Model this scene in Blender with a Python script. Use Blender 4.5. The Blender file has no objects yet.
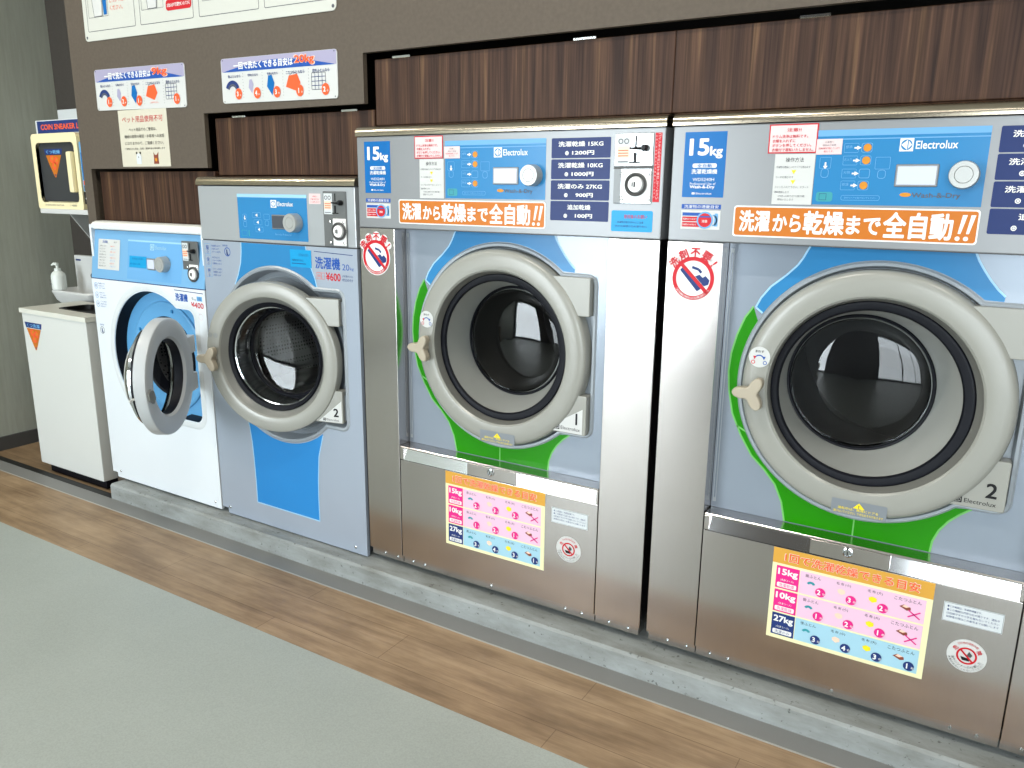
import bpy, bmesh, math, random
from mathutils import Matrix, Vector
random.seed(7)
PI = math.pi
scene = bpy.context.scene
COL = scene.collection

# ------------------------------------------------------------------ materials
def lin(c):
    c = c / 255.0
    return c / 12.92 if c <= 0.04045 else ((c + 0.055) / 1.055) ** 2.4
MATS = {}
def mat(name, rgb=(128, 128, 128), rough=0.5, metal=0.0, spec=0.5, coat=0.0, emit=0.0):
    if name in MATS: return MATS[name]
    m = bpy.data.materials.new(name); m.use_nodes = True
    b = m.node_tree.nodes['Principled BSDF']
    b.inputs['Base Color'].default_value = (lin(rgb[0]), lin(rgb[1]), lin(rgb[2]), 1)
    b.inputs['Roughness'].default_value = rough
    b.inputs['Metallic'].default_value = metal
    b.inputs['Specular IOR Level'].default_value = spec
    b.inputs['Coat Weight'].default_value = coat
    if emit:
        b.inputs['Emission Color'].default_value = (lin(rgb[0]), lin(rgb[1]), lin(rgb[2]), 1)
        b.inputs['Emission Strength'].default_value = emit
    MATS[name] = m
    return m
def nodes(m): return m.node_tree.nodes, m.node_tree.links, m.node_tree.nodes['Principled BSDF']
def coords(m, scale=(1, 1, 1)):
    N, L, b = nodes(m)
    t = N.new('ShaderNodeTexCoord'); mp = N.new('ShaderNodeMapping')
    mp.inputs['Scale'].default_value = scale
    L.new(t.outputs['Object'], mp.inputs['Vector']); return mp.outputs['Vector']
def noise(m, vec, scale=5, detail=4, rough=0.5):
    N, L, b = nodes(m); n = N.new('ShaderNodeTexNoise')
    n.inputs['Scale'].default_value = scale; n.inputs['Detail'].default_value = detail
    n.inputs['Roughness'].default_value = rough
    L.new(vec, n.inputs['Vector']); return n.outputs['Fac']
def ramp(m, fac, stops):
    N, L, b = nodes(m); r = N.new('ShaderNodeValToRGB'); e = r.color_ramp.elements
    while len(e) < len(stops): e.new(0.5)
    for i, (p, c) in enumerate(stops):
        e[i].position = p; e[i].color = (lin(c[0]), lin(c[1]), lin(c[2]), 1)
    L.new(fac, r.inputs['Fac']); return r.outputs['Color']
def mix(m, fac, a, b_, mode='MIX'):
    N, L, b = nodes(m); x = N.new('ShaderNodeMix'); x.data_type = 'RGBA'; x.blend_type = mode
    if isinstance(fac, (int, float)): x.inputs[0].default_value = fac
    else: L.new(fac, x.inputs[0])
    for s, v in ((6, a), (7, b_)):
        if isinstance(v, tuple): x.inputs[s].default_value = (lin(v[0]), lin(v[1]), lin(v[2]), 1)
        else: L.new(v, x.inputs[s])
    return x.outputs[2]
def bump(m, h, strength=0.2, dist=0.01):
    N, L, b = nodes(m); n = N.new('ShaderNodeBump')
    n.inputs['Strength'].default_value = strength; n.inputs['Distance'].default_value = dist
    L.new(h, n.inputs['Height']); L.new(n.outputs['Normal'], b.inputs['Normal'])
def mrange(m, fac, lo, hi):
    N, L, b = nodes(m); n = N.new('ShaderNodeMapRange')
    n.inputs['To Min'].default_value = lo; n.inputs['To Max'].default_value = hi
    L.new(fac, n.inputs['Value']); return n.outputs['Result']

def brushed(name, rgb, rough, scale=(60, 60, 1.2), var=0.06, metal=1.0):
    m = mat(name, rgb, rough, metal); N, L, b = nodes(m)
    f = noise(m, coords(m, scale), 6, 3)
    L.new(mrange(m, f, rough - var, rough + var), b.inputs['Roughness'])
    c = ramp(m, f, [(0.3, tuple(int(v * 0.985) for v in rgb)), (0.7, rgb)])
    L.new(c, b.inputs['Base Color'])
    return m
brushed('stainless', (196, 190, 186), 0.18, var=.003)
mat('cap_steel', (184, 173, 154), 0.19, 1.0)
mat('polished', (225, 225, 225), 0.12, 1.0)
mat('chrome', (205, 208, 210), 0.08, 1.0)
mat('satin_grey', (132, 134, 136), 0.34, 0.3)
mat('satin_light', (168, 172, 175), 0.3, 0.3)
mat('coin_dark', (104, 106, 106), 0.35, 0.3)
mat('paper_board', (196, 197, 189), 0.45)
mat('door_light', (186, 189, 190), 0.3)
mat('washer_grey', (160, 170, 184), 0.33, 0.25)
mat('panel_face', (136, 146, 158), 0.22, 0.2)
mat('lip_grey', (150, 157, 163), 0.3, 0.1)
mat('recess_grey', (120, 126, 132), 0.35)
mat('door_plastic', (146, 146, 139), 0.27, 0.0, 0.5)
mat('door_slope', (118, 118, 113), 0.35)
mat('funnel', (160, 162, 158), 0.32)
mat('gasket', (9, 11, 20), 0.5)
mat('knob_beige', (168, 158, 140), 0.35)
mat('white_enamel', (216, 222, 227), 0.3, 0.0, 0.5)
mat('white_cap', (240, 240, 234), 0.3)
mat('header_blue', (112, 164, 204), 0.3)
mat('inner_blue', (92, 156, 204), 0.3)
mat('film_blue', (50, 124, 176), 0.22)
mat('film_blue_strong', (44, 126, 190), 0.25)
mat('edge_blue', (150, 196, 226), 0.3)
mat('film_green', (34, 128, 8), 0.2)
mat('edge_green', (104, 176, 88), 0.3)
mat('black', (10, 10, 11), 0.5)
mat('dark_side', (52, 54, 58), 0.45)
mat('dark_grey', (70, 70, 70), 0.5)
mat('dark_metal', (70, 72, 72), 0.3, 0.8)
mat('coin_plate', (190, 194, 196), 0.25, 0.7)
mat('coin_white', (232, 232, 230), 0.3)
mat('lcd', (200, 206, 222), 0.15, 0.0, 0.6)
mat('lcd_dark', (72, 76, 84), 0.12, 0.0, 0.6)
mat('knob_silver', (172, 174, 172), 0.3, 0.3)
mat('ink_white', (226, 226, 224), 0.4)
mat('ink_black', (24, 24, 26), 0.4)
mat('ink_grey', (88, 90, 96), 0.45)
mat('ink_red', (190, 24, 38), 0.4)
mat('ink_orange', (226, 92, 50), 0.4)
mat('ink_blue', (34, 80, 160), 0.4)
mat('ink_navy', (34, 54, 110), 0.4)
mat('ink_lightblue', (104, 160, 206), 0.4)
mat('ink_paleblue', (156, 196, 212), 0.4)
mat('price_blue', (22, 42, 96), 0.35)
mat('label_blue', (4, 98, 166), 0.35)
mat('cyan', (24, 146, 200), 0.35)
mat('banner_orange', (190, 108, 30), 0.35)
mat('amber', (200, 132, 40), 0.4)
mat('paper', (198, 199, 197), 0.5)
mat('paper_grey', (205, 210, 212), 0.4)
mat('paper_cream', (200, 195, 178), 0.5)
mat('poster_lilac', (158, 154, 180), 0.4)
mat('magenta', (220, 40, 130), 0.4)
mat('pale_pink', (222, 184, 206), 0.45)
mat('pink_note', (216, 196, 196), 0.45)
mat('guide_orange', (206, 154, 64), 0.4)
mat('guide_cream', (226, 222, 176), 0.4)
mat('yellow', (240, 214, 40), 0.4)
mat('peach', (240, 200, 176), 0.4)
mat('kotatsu', (130, 62, 44), 0.4)
mat('teal', (30, 140, 150), 0.4)
mat('ivory', (232, 220, 178), 0.4)
mat('bin_white', (204, 206, 202), 0.42)
mat('bin_lid', (210, 210, 200), 0.42)
mat('basin_white', (205, 207, 206), 0.3)
mat('soap_white', (220, 226, 222), 0.35)
mat('silicone', (48, 50, 52), 0.6)
mat('drum_inner', (120, 120, 120), 0.35, 0.9)
mat('strip_grey', (126, 126, 124), 0.45, 0.1)
mat('strip_light', (172, 172, 166), 0.4, 0.3)

for k_, m_ in MATS.items():
    if k_.startswith(('ink_', 'paper', 'pale', 'price', 'label', 'cyan', 'banner', 'guide', 'poster', 'gasket', 'pink', 'amber', 'film', 'magenta', 'yellow')): m_.node_tree.nodes['Principled BSDF'].inputs['Specular IOR Level'].default_value = 0.22
def m_brown(name, rgb):
    m = mat(name, rgb, 0.6, 0.0, 0.25); N, L, b = nodes(m)
    f = noise(m, coords(m, (1, 1, 1)), 90, 4)
    L.new(ramp(m, f, [(0.3, tuple(int(v * 0.96) for v in rgb)), (0.7, tuple(int(v * 1.03) for v in rgb))]), b.inputs['Base Color'])
    bump(m, f, 0.08, 0.003)
m_brown('wall_brown', (88, 79, 69)); m_brown('wall_dark', (66, 62, 58))
def m_leftwall():
    m = mat('wall_sage', (128, 132, 120), 0.7); N, L, b = nodes(m)
    f = noise(m, coords(m, (14, 14, 1.2)), 5, 5, 0.6)
    L.new(ramp(m, f, [(0.3, (152, 156, 145)), (0.7, (164, 168, 157))]), b.inputs['Base Color'])
    bump(m, f, 0.15, 0.004)
m_leftwall()
def m_walnut():
    m = mat('walnut', (90, 66, 54), 0.5, 0.0, 0.2); N, L, b = nodes(m)
    v = coords(m, (1, 1, 0.035))
    f = noise(m, v, 34, 6, 0.62)
    f2 = noise(m, coords(m, (1, 1, 0.02)), 140, 3, 0.5)
    c1 = ramp(m, f, [(0.28, (50, 33, 26)), (0.46, (73, 50, 38)), (0.58, (87, 62, 46)), (0.76, (128, 98, 69))])
    c2 = ramp(m, f2, [(0.3, (150, 140, 135)), (0.7, (255, 255, 255))])
    L.new(mix(m, 1.0, c1, c2, 'MULTIPLY'), b.inputs['Base Color'])
m_walnut()
def m_floorwood():
    m = mat('floor_wood', (150, 120, 88), 0.45); N, L, b = nodes(m)
    v = coords(m, (0.55, 9, 1))
    f = noise(m, v, 5, 7, 0.65)
    f2 = noise(m, coords(m, (1.2, 3, 1)), 3.5, 4, 0.6)
    c = ramp(m, f, [(0.25, (134, 110, 84)), (0.5, (162, 137, 108)), (0.75, (182, 158, 129))])
    c2 = ramp(m, f2, [(0.3, (196, 188, 178)), (0.7, (255, 253, 248))])
    col = mix(m, 1.0, c, c2, 'MULTIPLY')
    t = N.new('ShaderNodeTexBrick')
    t.offset = 0.5815; t.inputs['Scale'].default_value = 1.0
    t.inputs['Brick Width'].default_value = 0.92; t.inputs['Row Height'].default_value = 0.13
    t.inputs['Mortar Size'].default_value = 0.0011; t.inputs['Mortar Smooth'].default_value = 0.2
    t.inputs['Color1'].default_value = (1, 1, 1, 1); t.inputs['Color2'].default_value = (0.95, 0.94, 0.93, 1)
    t.inputs['Mortar'].default_value = (0.6, 0.55, 0.5, 1)
    mp = N.new('ShaderNodeMapping'); tc = N.new('ShaderNodeTexCoord')
    mp.inputs['Location'].default_value = (0.275, 0.33, 0)
    L.new(tc.outputs['Object'], mp.inputs['Vector']); L.new(mp.outputs['Vector'], t.inputs['Vector'])
    L.new(mix(m, 1.0, col, t.outputs['Color'], 'MULTIPLY'), b.inputs['Base Color'])
    bump(m, f, 0.08, 0.003)
m_floorwood()
def m_vinyl():
    m = mat('floor_vinyl', (150, 157, 151), 0.42); N, L, b = nodes(m)
    f = noise(m, coords(m), 2.2, 5, 0.6)
    f2 = noise(m, coords(m), 260, 2, 0.5)
    c = ramp(m, f, [(0.3, (160, 166, 160)), (0.7, (168, 174, 168))])
    c2 = ramp(m, f2, [(0.3, (238, 238, 238)), (0.7, (255, 255, 255))])
    L.new(mix(m, 1.0, c, c2, 'MULTIPLY'), b.inputs['Base Color'])
m_vinyl()
def m_concrete():
    m = mat('concrete', (160, 166, 166), 0.7); N, L, b = nodes(m)
    f = noise(m, coords(m, (2, 6, 6)), 3, 8, 0.65)
    f2 = noise(m, coords(m), 70, 3, 0.6)
    c = ramp(m, f, [(0.25, (112, 113, 107)), (0.5, (140, 144, 142)), (0.75, (158, 163, 163))])
    c2 = ramp(m, f2, [(0.28, (90, 86, 80)), (0.36, (250, 250, 250))])
    L.new(mix(m, 0.7, c, c2, 'MULTIPLY'), b.inputs['Base Color'])
    bump(m, f2, 0.35, 0.004)
m_concrete()
def m_plain(name, rgb):
    m = mat(name, rgb, 0.7); N, L, b = nodes(m)
    f = noise(m, coords(m), 8, 4)
    L.new(ramp(m, f, [(0.3, tuple(int(v * 0.97) for v in rgb)), (0.7, rgb)]), b.inputs['Base Color'])
m_plain('ceiling_white', (214, 214, 208)); m_plain('wall_white', (200, 200, 194)); m_plain('asphalt', (150, 152, 152))
m_plain('facade', (176, 172, 164))
def m_glass(name, tint, dark=0.0):
    m = bpy.data.materials.new(name); m.use_nodes = True
    N, L = m.node_tree.nodes, m.node_tree.links
    N.clear(); o = N.new('ShaderNodeOutputMaterial')
    tr = N.new('ShaderNodeBsdfTransparent'); tr.inputs['Color'].default_value = tint
    gl = N.new('ShaderNodeBsdfGlossy'); gl.inputs['Roughness'].default_value = 0.02
    fr = N.new('ShaderNodeFresnel'); fr.inputs['IOR'].default_value = 1.6
    mx = N.new('ShaderNodeMixShader')
    L.new(fr.outputs[0], mx.inputs[0]); L.new(tr.outputs[0], mx.inputs[1]); L.new(gl.outputs[0], mx.inputs[2])
    L.new(mx.outputs[0], o.inputs['Surface']); MATS[name] = m
m_glass('glass_dark', (0.35, 0.36, 0.37, 1)); m_glass('glass_clear', (0.93, 0.95, 0.95, 1)); m_glass('glass_door', (0.8, 0.82, 0.83, 1))
def m_perf():
    m = mat('drum_perforated', (150, 150, 150), 0.3, 0.9); N, L, b = nodes(m)
    v = N.new('ShaderNodeTexVoronoi'); v.inputs['Scale'].default_value = 75; v.inputs['Randomness'].default_value = 0.12
    L.new(coords(m), v.inputs['Vector'])
    L.new(ramp(m, v.outputs['Distance'], [(0.22, (8, 8, 9)), (0.34, (150, 150, 150))]), b.inputs['Base Color'])
m_perf()

# ------------------------------------------------------------------ geometry helpers
class MB:
    """collects shapes into one mesh"""
    def __init__(s): s.v = []; s.f = []; s.m = []; s.names = []
    def mi(s, name):
        if name not in s.names: s.names.append(name)
        return s.names.index(name)
    def add(s, vs, fs, m):
        o = len(s.v); k = s.mi(m); s.v += [tuple(v) for v in vs]
        for f in fs: s.f.append(tuple(o + i for i in f)); s.m.append(k)
    def box(s, x0, x1, y0, y1, z0, z1, m, bev=0.0, seg=2):
        bm = bmesh.new(); bmesh.ops.create_cube(bm, size=1)
        for v in bm.verts:
            v.co = Vector(((x0 + x1) / 2 + v.co.x * (x1 - x0), (y0 + y1) / 2 + v.co.y * (y1 - y0), (z0 + z1) / 2 + v.co.z * (z1 - z0)))
        if bev: bmesh.ops.bevel(bm, geom=list(bm.edges), offset=bev, segments=seg, profile=0.6, affect='EDGES')
        s.bm(bm, m); return s
    def bm(s, bm, m):
        bm.verts.index_update()
        s.add([v.co for v in bm.verts], [[v.index for v in f.verts] for f in bm.faces], m); bm.free()
    def lathe(s, prof, cx, cz, m, n=96, cap=False, start=0, arc=2 * PI, ax='y'):
        """prof: (radius, y[, dx]) turned about the y axis through cx, cz"""
        vs = []; fs = []
        for p in prof:
            dx = p[2] if len(p) > 2 else 0.0; dz = p[3] if len(p) > 3 else 0.0
            for i in range(n):
                a = start + arc * i / n
                if ax == 'y': vs.append((cx + dx + p[0] * math.cos(a), p[1], cz + dz + p[0] * math.sin(a)))
                else: vs.append((cx + p[0] * math.cos(a), dx + cz + p[0] * math.sin(a), p[1]))
        for j in range(len(prof) - 1):
            for i in range(n):
                k = (i + 1) % n
                fs.append((j * n + i, j * n + k, (j + 1) * n + k, (j + 1) * n + i))
        if cap: fs.append(tuple((len(prof) - 1) * n + i for i in range(n)))
        s.add(vs, fs, m); return s
    def prism(s, pts, y0, y1, m, bev=0.0):
        """polygon (x, z) extruded along y"""
        bm = bmesh.new(); vs = [bm.verts.new((x, y0, z)) for x, z in pts]
        f = bm.faces.new(vs)
        r = bmesh.ops.extrude_face_region(bm, geom=[f])
        nv = [g for g in r['geom'] if isinstance(g, bmesh.types.BMVert)]
        for v in nv: v.co.y = y1
        bmesh.ops.recalc_face_normals(bm, faces=bm.faces)
        if bev:
            ed = [e for e in bm.edges if abs(e.verts[0].co.y - e.verts[1].co.y) < 1e-7 and abs(e.verts[0].co.y - y0) < 1e-7]
            bmesh.ops.bevel(bm, geom=ed, offset=bev, segments=3, profile=0.6, affect='EDGES')
        s.bm(bm, m); return s
    def prism_x(s, pts, x0, x1, m, bev=0.0):
        """polygon (y, z) extruded along x"""
        bm = bmesh.new(); vs = [bm.verts.new((x0, y, z)) for y, z in pts]
        f = bm.faces.new(vs)
        r = bmesh.ops.extrude_face_region(bm, geom=[f])
        for g in r['geom']:
            if isinstance(g, bmesh.types.BMVert): g.co.x = x1
        bmesh.ops.recalc_face_normals(bm, faces=bm.faces)
        if bev: bmesh.ops.bevel(bm, geom=list(bm.edges), offset=bev, segments=2, profile=0.6, affect='EDGES')
        s.bm(bm, m); return s
    def plate(s, outer, hole, y0, y1, m):
        """plate (x, z polygon) with one hole, thickness y0..y1 (y0 = front)"""
        bm = bmesh.new()
        for loop in (outer, hole):
            vs = [bm.verts.new((x, y0, z)) for x, z in loop]
            for i in range(len(vs)): bm.edges.new((vs[i], vs[(i + 1) % len(vs)]))
        bmesh.ops.triangle_fill(bm, use_beauty=True, edges=list(bm.edges))
        if y1 is not None:
            r = bmesh.ops.extrude_face_region(bm, geom=list(bm.faces))
            for g in r['geom']:
                if isinstance(g, bmesh.types.BMVert): g.co.y = y1
        bmesh.ops.recalc_face_normals(bm, faces=bm.faces)
        s.bm(bm, m); return s
    def band(s, loops, m):
        """loops: list of (polygon, y) with equal counts, joined by quads"""
        vs = []; fs = []; n = len(loops[0][0])
        for pts, y in loops: vs += [(x, y, z) for x, z in pts]
        for j in range(len(loops) - 1):
            for i in range(n):
                k = (i + 1) % n
                fs.append((j * n + i, j * n + k, (j + 1) * n + k, (j + 1) * n + i))
        s.add(vs, fs, m); return s
    def tube(s, pts, r, m, n=10):
        pts = [Vector(p) for p in pts]; vs = []; fs = []
        for i, p in enumerate(pts):
            d = (pts[min(i + 1, len(pts) - 1)] - pts[max(i - 1, 0)]).normalized()
            a = d.orthogonal().normalized() if i == 0 else (a - d * a.dot(d)).normalized()
            b = d.cross(a); rr = r[i] if isinstance(r, (list, tuple)) else r
            for k in range(n):
                t = 2 * PI * k / n; vs.append(p + (a * math.cos(t) + b * math.sin(t)) * rr)
        for j in range(len(pts) - 1):
            for k in range(n):
                q = (k + 1) % n; fs.append((j * n + k, j * n + q, (j + 1) * n + q, (j + 1) * n + k))
        fs.append(tuple(range(n))[::-1]); fs.append(tuple((len(pts) - 1) * n + k for k in range(n)))
        s.add(vs, fs, m); return s
    def shell(s, x0, x1, y0, y1, z0, z1, t, m):
        """open-fronted cabinet carcass"""
        s.box(x0, x0 + t, y0, y1, z0, z1, m); s.box(x1 - t, x1, y0, y1, z0, z1, m)
        s.box(x0 + t, x1 - t, y0, y1, z0, z0 + t, m); s.box(x0 + t, x1 - t, y0, y1, z1 - t, z1, m)
        s.box(x0 + t, x1 - t, y1 - t, y1, z0 + t, z1 - t, m); return s
    def build(s, name, parent=None, origin=None, smooth=True):
        me = bpy.data.meshes.new(name); me.from_pydata(s.v, [], s.f)
        for n in s.names: me.materials.append(MATS[n])
        me.polygons.foreach_set('material_index', s.m)
        o = bpy.data.objects.new(name, me); COL.objects.link(o)
        org = Vector(origin) if origin is not None else Vector(wloc(parent) if parent else (0, 0, 0))
        if origin is None and parent is None:
            xs = [v[0] for v in s.v]; ys = [v[1] for v in s.v]; zs = [v[2] for v in s.v]
            org = Vector(((min(xs) + max(xs)) / 2, (min(ys) + max(ys)) / 2, min(zs)))
        me.transform(Matrix.Translation(-org))
        if parent: o.parent = parent; o.location = org - Vector(wloc(parent))
        else: o.location = org
        if smooth:
            bm = bmesh.new(); bm.from_mesh(me)
            bmesh.ops.recalc_face_normals(bm, faces=bm.faces) if smooth == 'fix' else None
            for f in bm.faces: f.smooth = True
            for e in bm.edges:
                if len(e.link_faces) == 2 and e.calc_face_angle(0) > 0.6: e.smooth = False
                if len(e.link_faces) == 2 and e.link_faces[0].material_index != e.link_faces[1].material_index: e.smooth = False
            bm.to_mesh(me); bm.free()
            wn = o.modifiers.new('weighted_normals', 'WEIGHTED_NORMAL'); wn.keep_sharp = True; wn.weight = 90
        return o
def wloc(o):
    v = Vector((0, 0, 0))
    while o is not None: v += o.location; o = o.parent
    return v
def tag(o, label=None, cat=None, group=None, kind=None):
    if label: o['label'] = label
    if cat: o['category'] = cat
    if group: o['group'] = group
    if kind: o['kind'] = kind
    return o
def thing(name, loc, label, cat, group=None):
    o = bpy.data.objects.new(name, None); o.empty_display_size = 0.1
    COL.objects.link(o); o.location = loc
    return tag(o, label, cat, group)

# ------------------------------------------------------------------ flat graphics (stickers, posters)
TXT = {}
def text_mesh(s, bold, res):
    key = (s, bold, res)
    if key in TXT: return TXT[key]
    c = bpy.data.curves.new('t', 'FONT'); c.body = s; c.resolution_u = res
    o = bpy.data.objects.new('t', c); COL.objects.link(o)
    dg = bpy.context.evaluated_depsgraph_get(); dg.update()
    me = bpy.data.meshes.new_from_object(o.evaluated_get(dg))
    vs = [(v.co.x, v.co.y, 0.0) for v in me.vertices]; fs = [tuple(p.vertices) for p in me.polygons]
    bpy.data.meshes.remove(me); bpy.data.objects.remove(o); bpy.data.curves.remove(c)
    if bold >= 0.015 and vs:
        v0, f0, n = vs, fs, len(vs); vs = list(v0); fs = list(f0); k = 8 if bold >= .03 else 4; d = min(bold, .034)
        for q in range(k):
            a = 2 * PI * (q + .5) / k; o = len(vs)
            vs += [(x + d * math.cos(a), y + d * math.sin(a), (q + 1) * 2.5e-5) for x, y, _ in v0]; fs += [tuple(i + o for i in f) for f in f0]
    if not vs: vs = [(0, 0, 0), (1, 0, 0), (1, 1, 0)]; fs = []
    bb = (min(v[0] for v in vs), max(v[0] for v in vs), min(v[1] for v in vs), max(v[1] for v in vs))
    TXT[key] = (vs, fs, bb); return TXT[key]
LV = 0.0004
def rrect(x0, z0, x1, z1, r=0.0, n=6):
    if r <= 0: return [(x0, z0), (x1, z0), (x1, z1), (x0, z1)]
    p = []
    for cx, cz, a0 in ((x1 - r, z0 + r, -90), (x1 - r, z1 - r, 0), (x0 + r, z1 - r, 90), (x0 + r, z0 + r, 180)):
        for i in range(n + 1):
            a = math.radians(a0 + 90 * i / n); p.append((cx + r * math.cos(a), cz + r * math.sin(a)))
    return p
def circ(cx, cz, r, n=32, rz=None):
    rz = rz or r
    return [(cx + r * math.cos(2 * PI * i / n), cz + rz * math.sin(2 * PI * i / n)) for i in range(n)]
class Pic(MB):
    """flat artwork drawn in x, z; each level sits a hair in front of the last"""
    def poly(s, pts, m, lv=0): s.add([(x, -LV * (lv + 1), z) for x, z in pts], [tuple(range(len(pts)))], m); return s
    def rect(s, x0, z0, x1, z1, m, lv=0, r=0.0): return s.poly(rrect(min(x0, x1), min(z0, z1), max(x0, x1), max(z0, z1), r), m, lv)
    def disc(s, cx, cz, r, m, lv=0, rz=None): return s.poly(circ(cx, cz, r, 32, rz), m, lv)
    def ring(s, cx, cz, r0, r1, m, lv=0, n=40, a0=0, a1=360):
        vs = []; full = abs(a1 - a0) >= 360
        k = n if full else n + 1
        for r in (r0, r1):
            for i in range(k):
                a = math.radians(a0 + (a1 - a0) * i / n); vs.append((cx + r * math.cos(a), -LV * (lv + 1), cz + r * math.sin(a)))
        s.add(vs, [(i, (i + 1) % k, k + (i + 1) % k, k + i) for i in range(n)], m); return s
    def frame(s, x0, z0, x1, z1, w, m, lv=0, r=0.0):
        a = rrect(x0, z0, x1, z1, r or 1e-4); b = rrect(x0 + w, z0 + w, x1 - w, z1 - w, max(r - w, 1e-4)); n = len(a)
        s.add([(x, -LV * (lv + 1), z) for x, z in a + b], [(i, (i + 1) % n, n + (i + 1) % n, n + i) for i in range(n)], m); return s
    def line(s, pts, w, m, lv=0):
        for (xa, za), (xb, zb) in zip(pts[:-1], pts[1:]):
            d = math.hypot(xb - xa, zb - za) or 1e-9; nx, nz = -(zb - za) / d * w / 2, (xb - xa) / d * w / 2
            s.poly([(xa - nx, za - nz), (xb - nx, zb - nz), (xb + nx, zb + nz), (xa + nx, za + nz)], m, lv)
        return s
    def text(s, t, x0, z0, x1, z1, m, lv=1, bold=0.0, res=2, slant=0.0):
        """fits the ink of t into the box"""
        vs, fs, bb = text_mesh(t, bold, res)
        sx = (x1 - x0) / max(bb[1] - bb[0], 1e-6); sz = (z1 - z0) / max(bb[3] - bb[2], 1e-6)
        s.add([(x0 + (x - bb[0]) * sx + slant * (y - bb[2]) * sz, -LV * (lv + 1) - e, z0 + (y - bb[2]) * sz) for x, y, e in vs], fs, m); return s
    def textc(s, t, cx, cz, h, m, lv=1, bold=0.0, wmax=None, left=False, res=2):
        """height h, natural width, centred (or starting) at cx"""
        vs, fs, bb = text_mesh(t, bold, res); k = h / max(bb[3] - bb[2], 1e-6)
        w = (bb[1] - bb[0]) * k; kx = k * (wmax / w if wmax and w > wmax else 1.0); w = (bb[1] - bb[0]) * kx
        x0 = cx if left else cx - w / 2
        s.add([(x0 + (x - bb[0]) * kx, -LV * (lv + 1) - e, cz + (y - (bb[2] + bb[3]) / 2) * k) for x, y, e in vs], fs, m); return s
    def arctext(s, t, cx, cz, r, a0, a1, h, m, lv=1, bold=0.0):
        """characters spread along an arc from a0 to a1 degrees (clockwise if a1 < a0)"""
        n = len(t); up = 1 if a1 < a0 else -1
        for i, ch in enumerate(t):
            if ch == ' ': continue
            a = math.radians(a0 + (a1 - a0) * (i / max(n - 1, 1))); rot = a - up * PI / 2
            vs, fs, bb = text_mesh(ch, bold, 2); k = h / max(bb[3] - bb[2], bb[1] - bb[0], 0.45)
            out = []
            for x, y, e in vs:
                u = (x - (bb[0] + bb[1]) / 2) * k; v = (y - (bb[2] + bb[3]) / 2) * k
                out.append((cx + r * math.cos(a) + u * math.cos(rot) - v * math.sin(rot), -LV * (lv + 1) - e, cz + r * math.sin(a) + u * math.sin(rot) + v * math.cos(rot)))
            s.add(out, fs, m)
        return s
    def logo(s, x0, z0, x1, z1, m, bg, lv=1):
        """white square with a round blade sign cut into it"""
        s.rect(x0, z0, x1, z1, m, lv); cx, cz = (x0 + x1) / 2, (z0 + z1) / 2; r = (x1 - x0) * 0.41; rz = (z1 - z0) * 0.41
        s.disc(cx, cz, r, bg, lv + 1, rz)
        s.poly([(cx - r * .95, cz), (cx + r * .15, cz + rz * .95), (cx + r * .15, cz - rz * .95)], m, lv + 2)
        s.poly([(cx + r * .95, cz), (cx + r * .32, cz - rz * .75), (cx + r * .32, cz + rz * .75)], m, lv + 2)
        return s
    def place(s, name, parent, y, zt=None, label=None):
        """y: plane; zt: optional function of z for a tilted plane"""
        s.v = [(x, (y if zt is None else zt(z)) + yy, z) for x, yy, z in s.v]
        o = s.build(name, parent, smooth=False)
        if label: o['label'] = label
        return o

def outline(xc, zc, r, xe, zt, zb, g=0.0, n=64, cr=0.014):
    """circle with a squared extension on its right (door recess); g grows it"""
    r += g; xe += g; zt += g; zb -= g; cr += max(g, -cr * .8)
    at = math.asin(min(0.98, (zt - zc) / r)); ab = -math.asin(min(0.98, (zc - zb) / r))
    p = []
    for i in range(n + 1):
        a = at + (2 * PI + ab - at) * i / n; p.append((xc + r * math.cos(a), zc + r * math.sin(a)))
    for cx, cz, a0 in ((xe - cr, zb + cr, -90), (xe - cr, zt - cr, 0)):
        for i in range(7):
            a = math.radians(a0 + 15 * i); p.append((cx + cr * math.cos(a), cz + cr * math.sin(a)))
    return p
def hinge_poly(xc, zc, rm, xe, z0, z1, c=.003):
    a0, a1 = math.asin((z0 - zc) / rm), math.asin((z1 - zc) / rm)
    p = [(xc + rm * math.cos(a0 + (a1 - a0) * i / 10), zc + rm * math.sin(a0 + (a1 - a0) * i / 10)) for i in range(11)]
    return [(xe - c, z0), (xe, z0 + c), (xe, z1 - c), (xe - c, z1)] + p[::-1]
def add_screws(pts, y, parent, r=0.0045):
    for x, z in pts:
        m = MB(); screw(m, x, z, y, r); m.build('screw', parent)
def add_feet(xs, ys, root, r=.028):
    for x in xs:
        for y in ys:
            m = MB(); m.lathe([(r, .061), (r, .069), (r * .45, .074), (r * .45, .098)], x, y, 'dark_metal', 20, ax='z'); m.build('foot', root)
def star_knob(mb, cx, cz, y0, y1, r, m, tilt=PI):
    """three-armed turning knob"""
    pts = []
    for i in range(60):
        a = 2 * PI * i / 60; k = math.cos(1.5 * (a - tilt)) ** 2
        pts.append((cx + r * (0.40 + 0.60 * k ** 1.35) * math.cos(a), cz + r * (0.40 + 0.60 * k ** 1.35) * math.sin(a)))
    mb.prism(pts, y0, y1, m, 0.005)
    mb.lathe([(r * .33, y1 - .002), (r * .33, y1 + 0.03)], cx, cz, m, 24)

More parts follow.
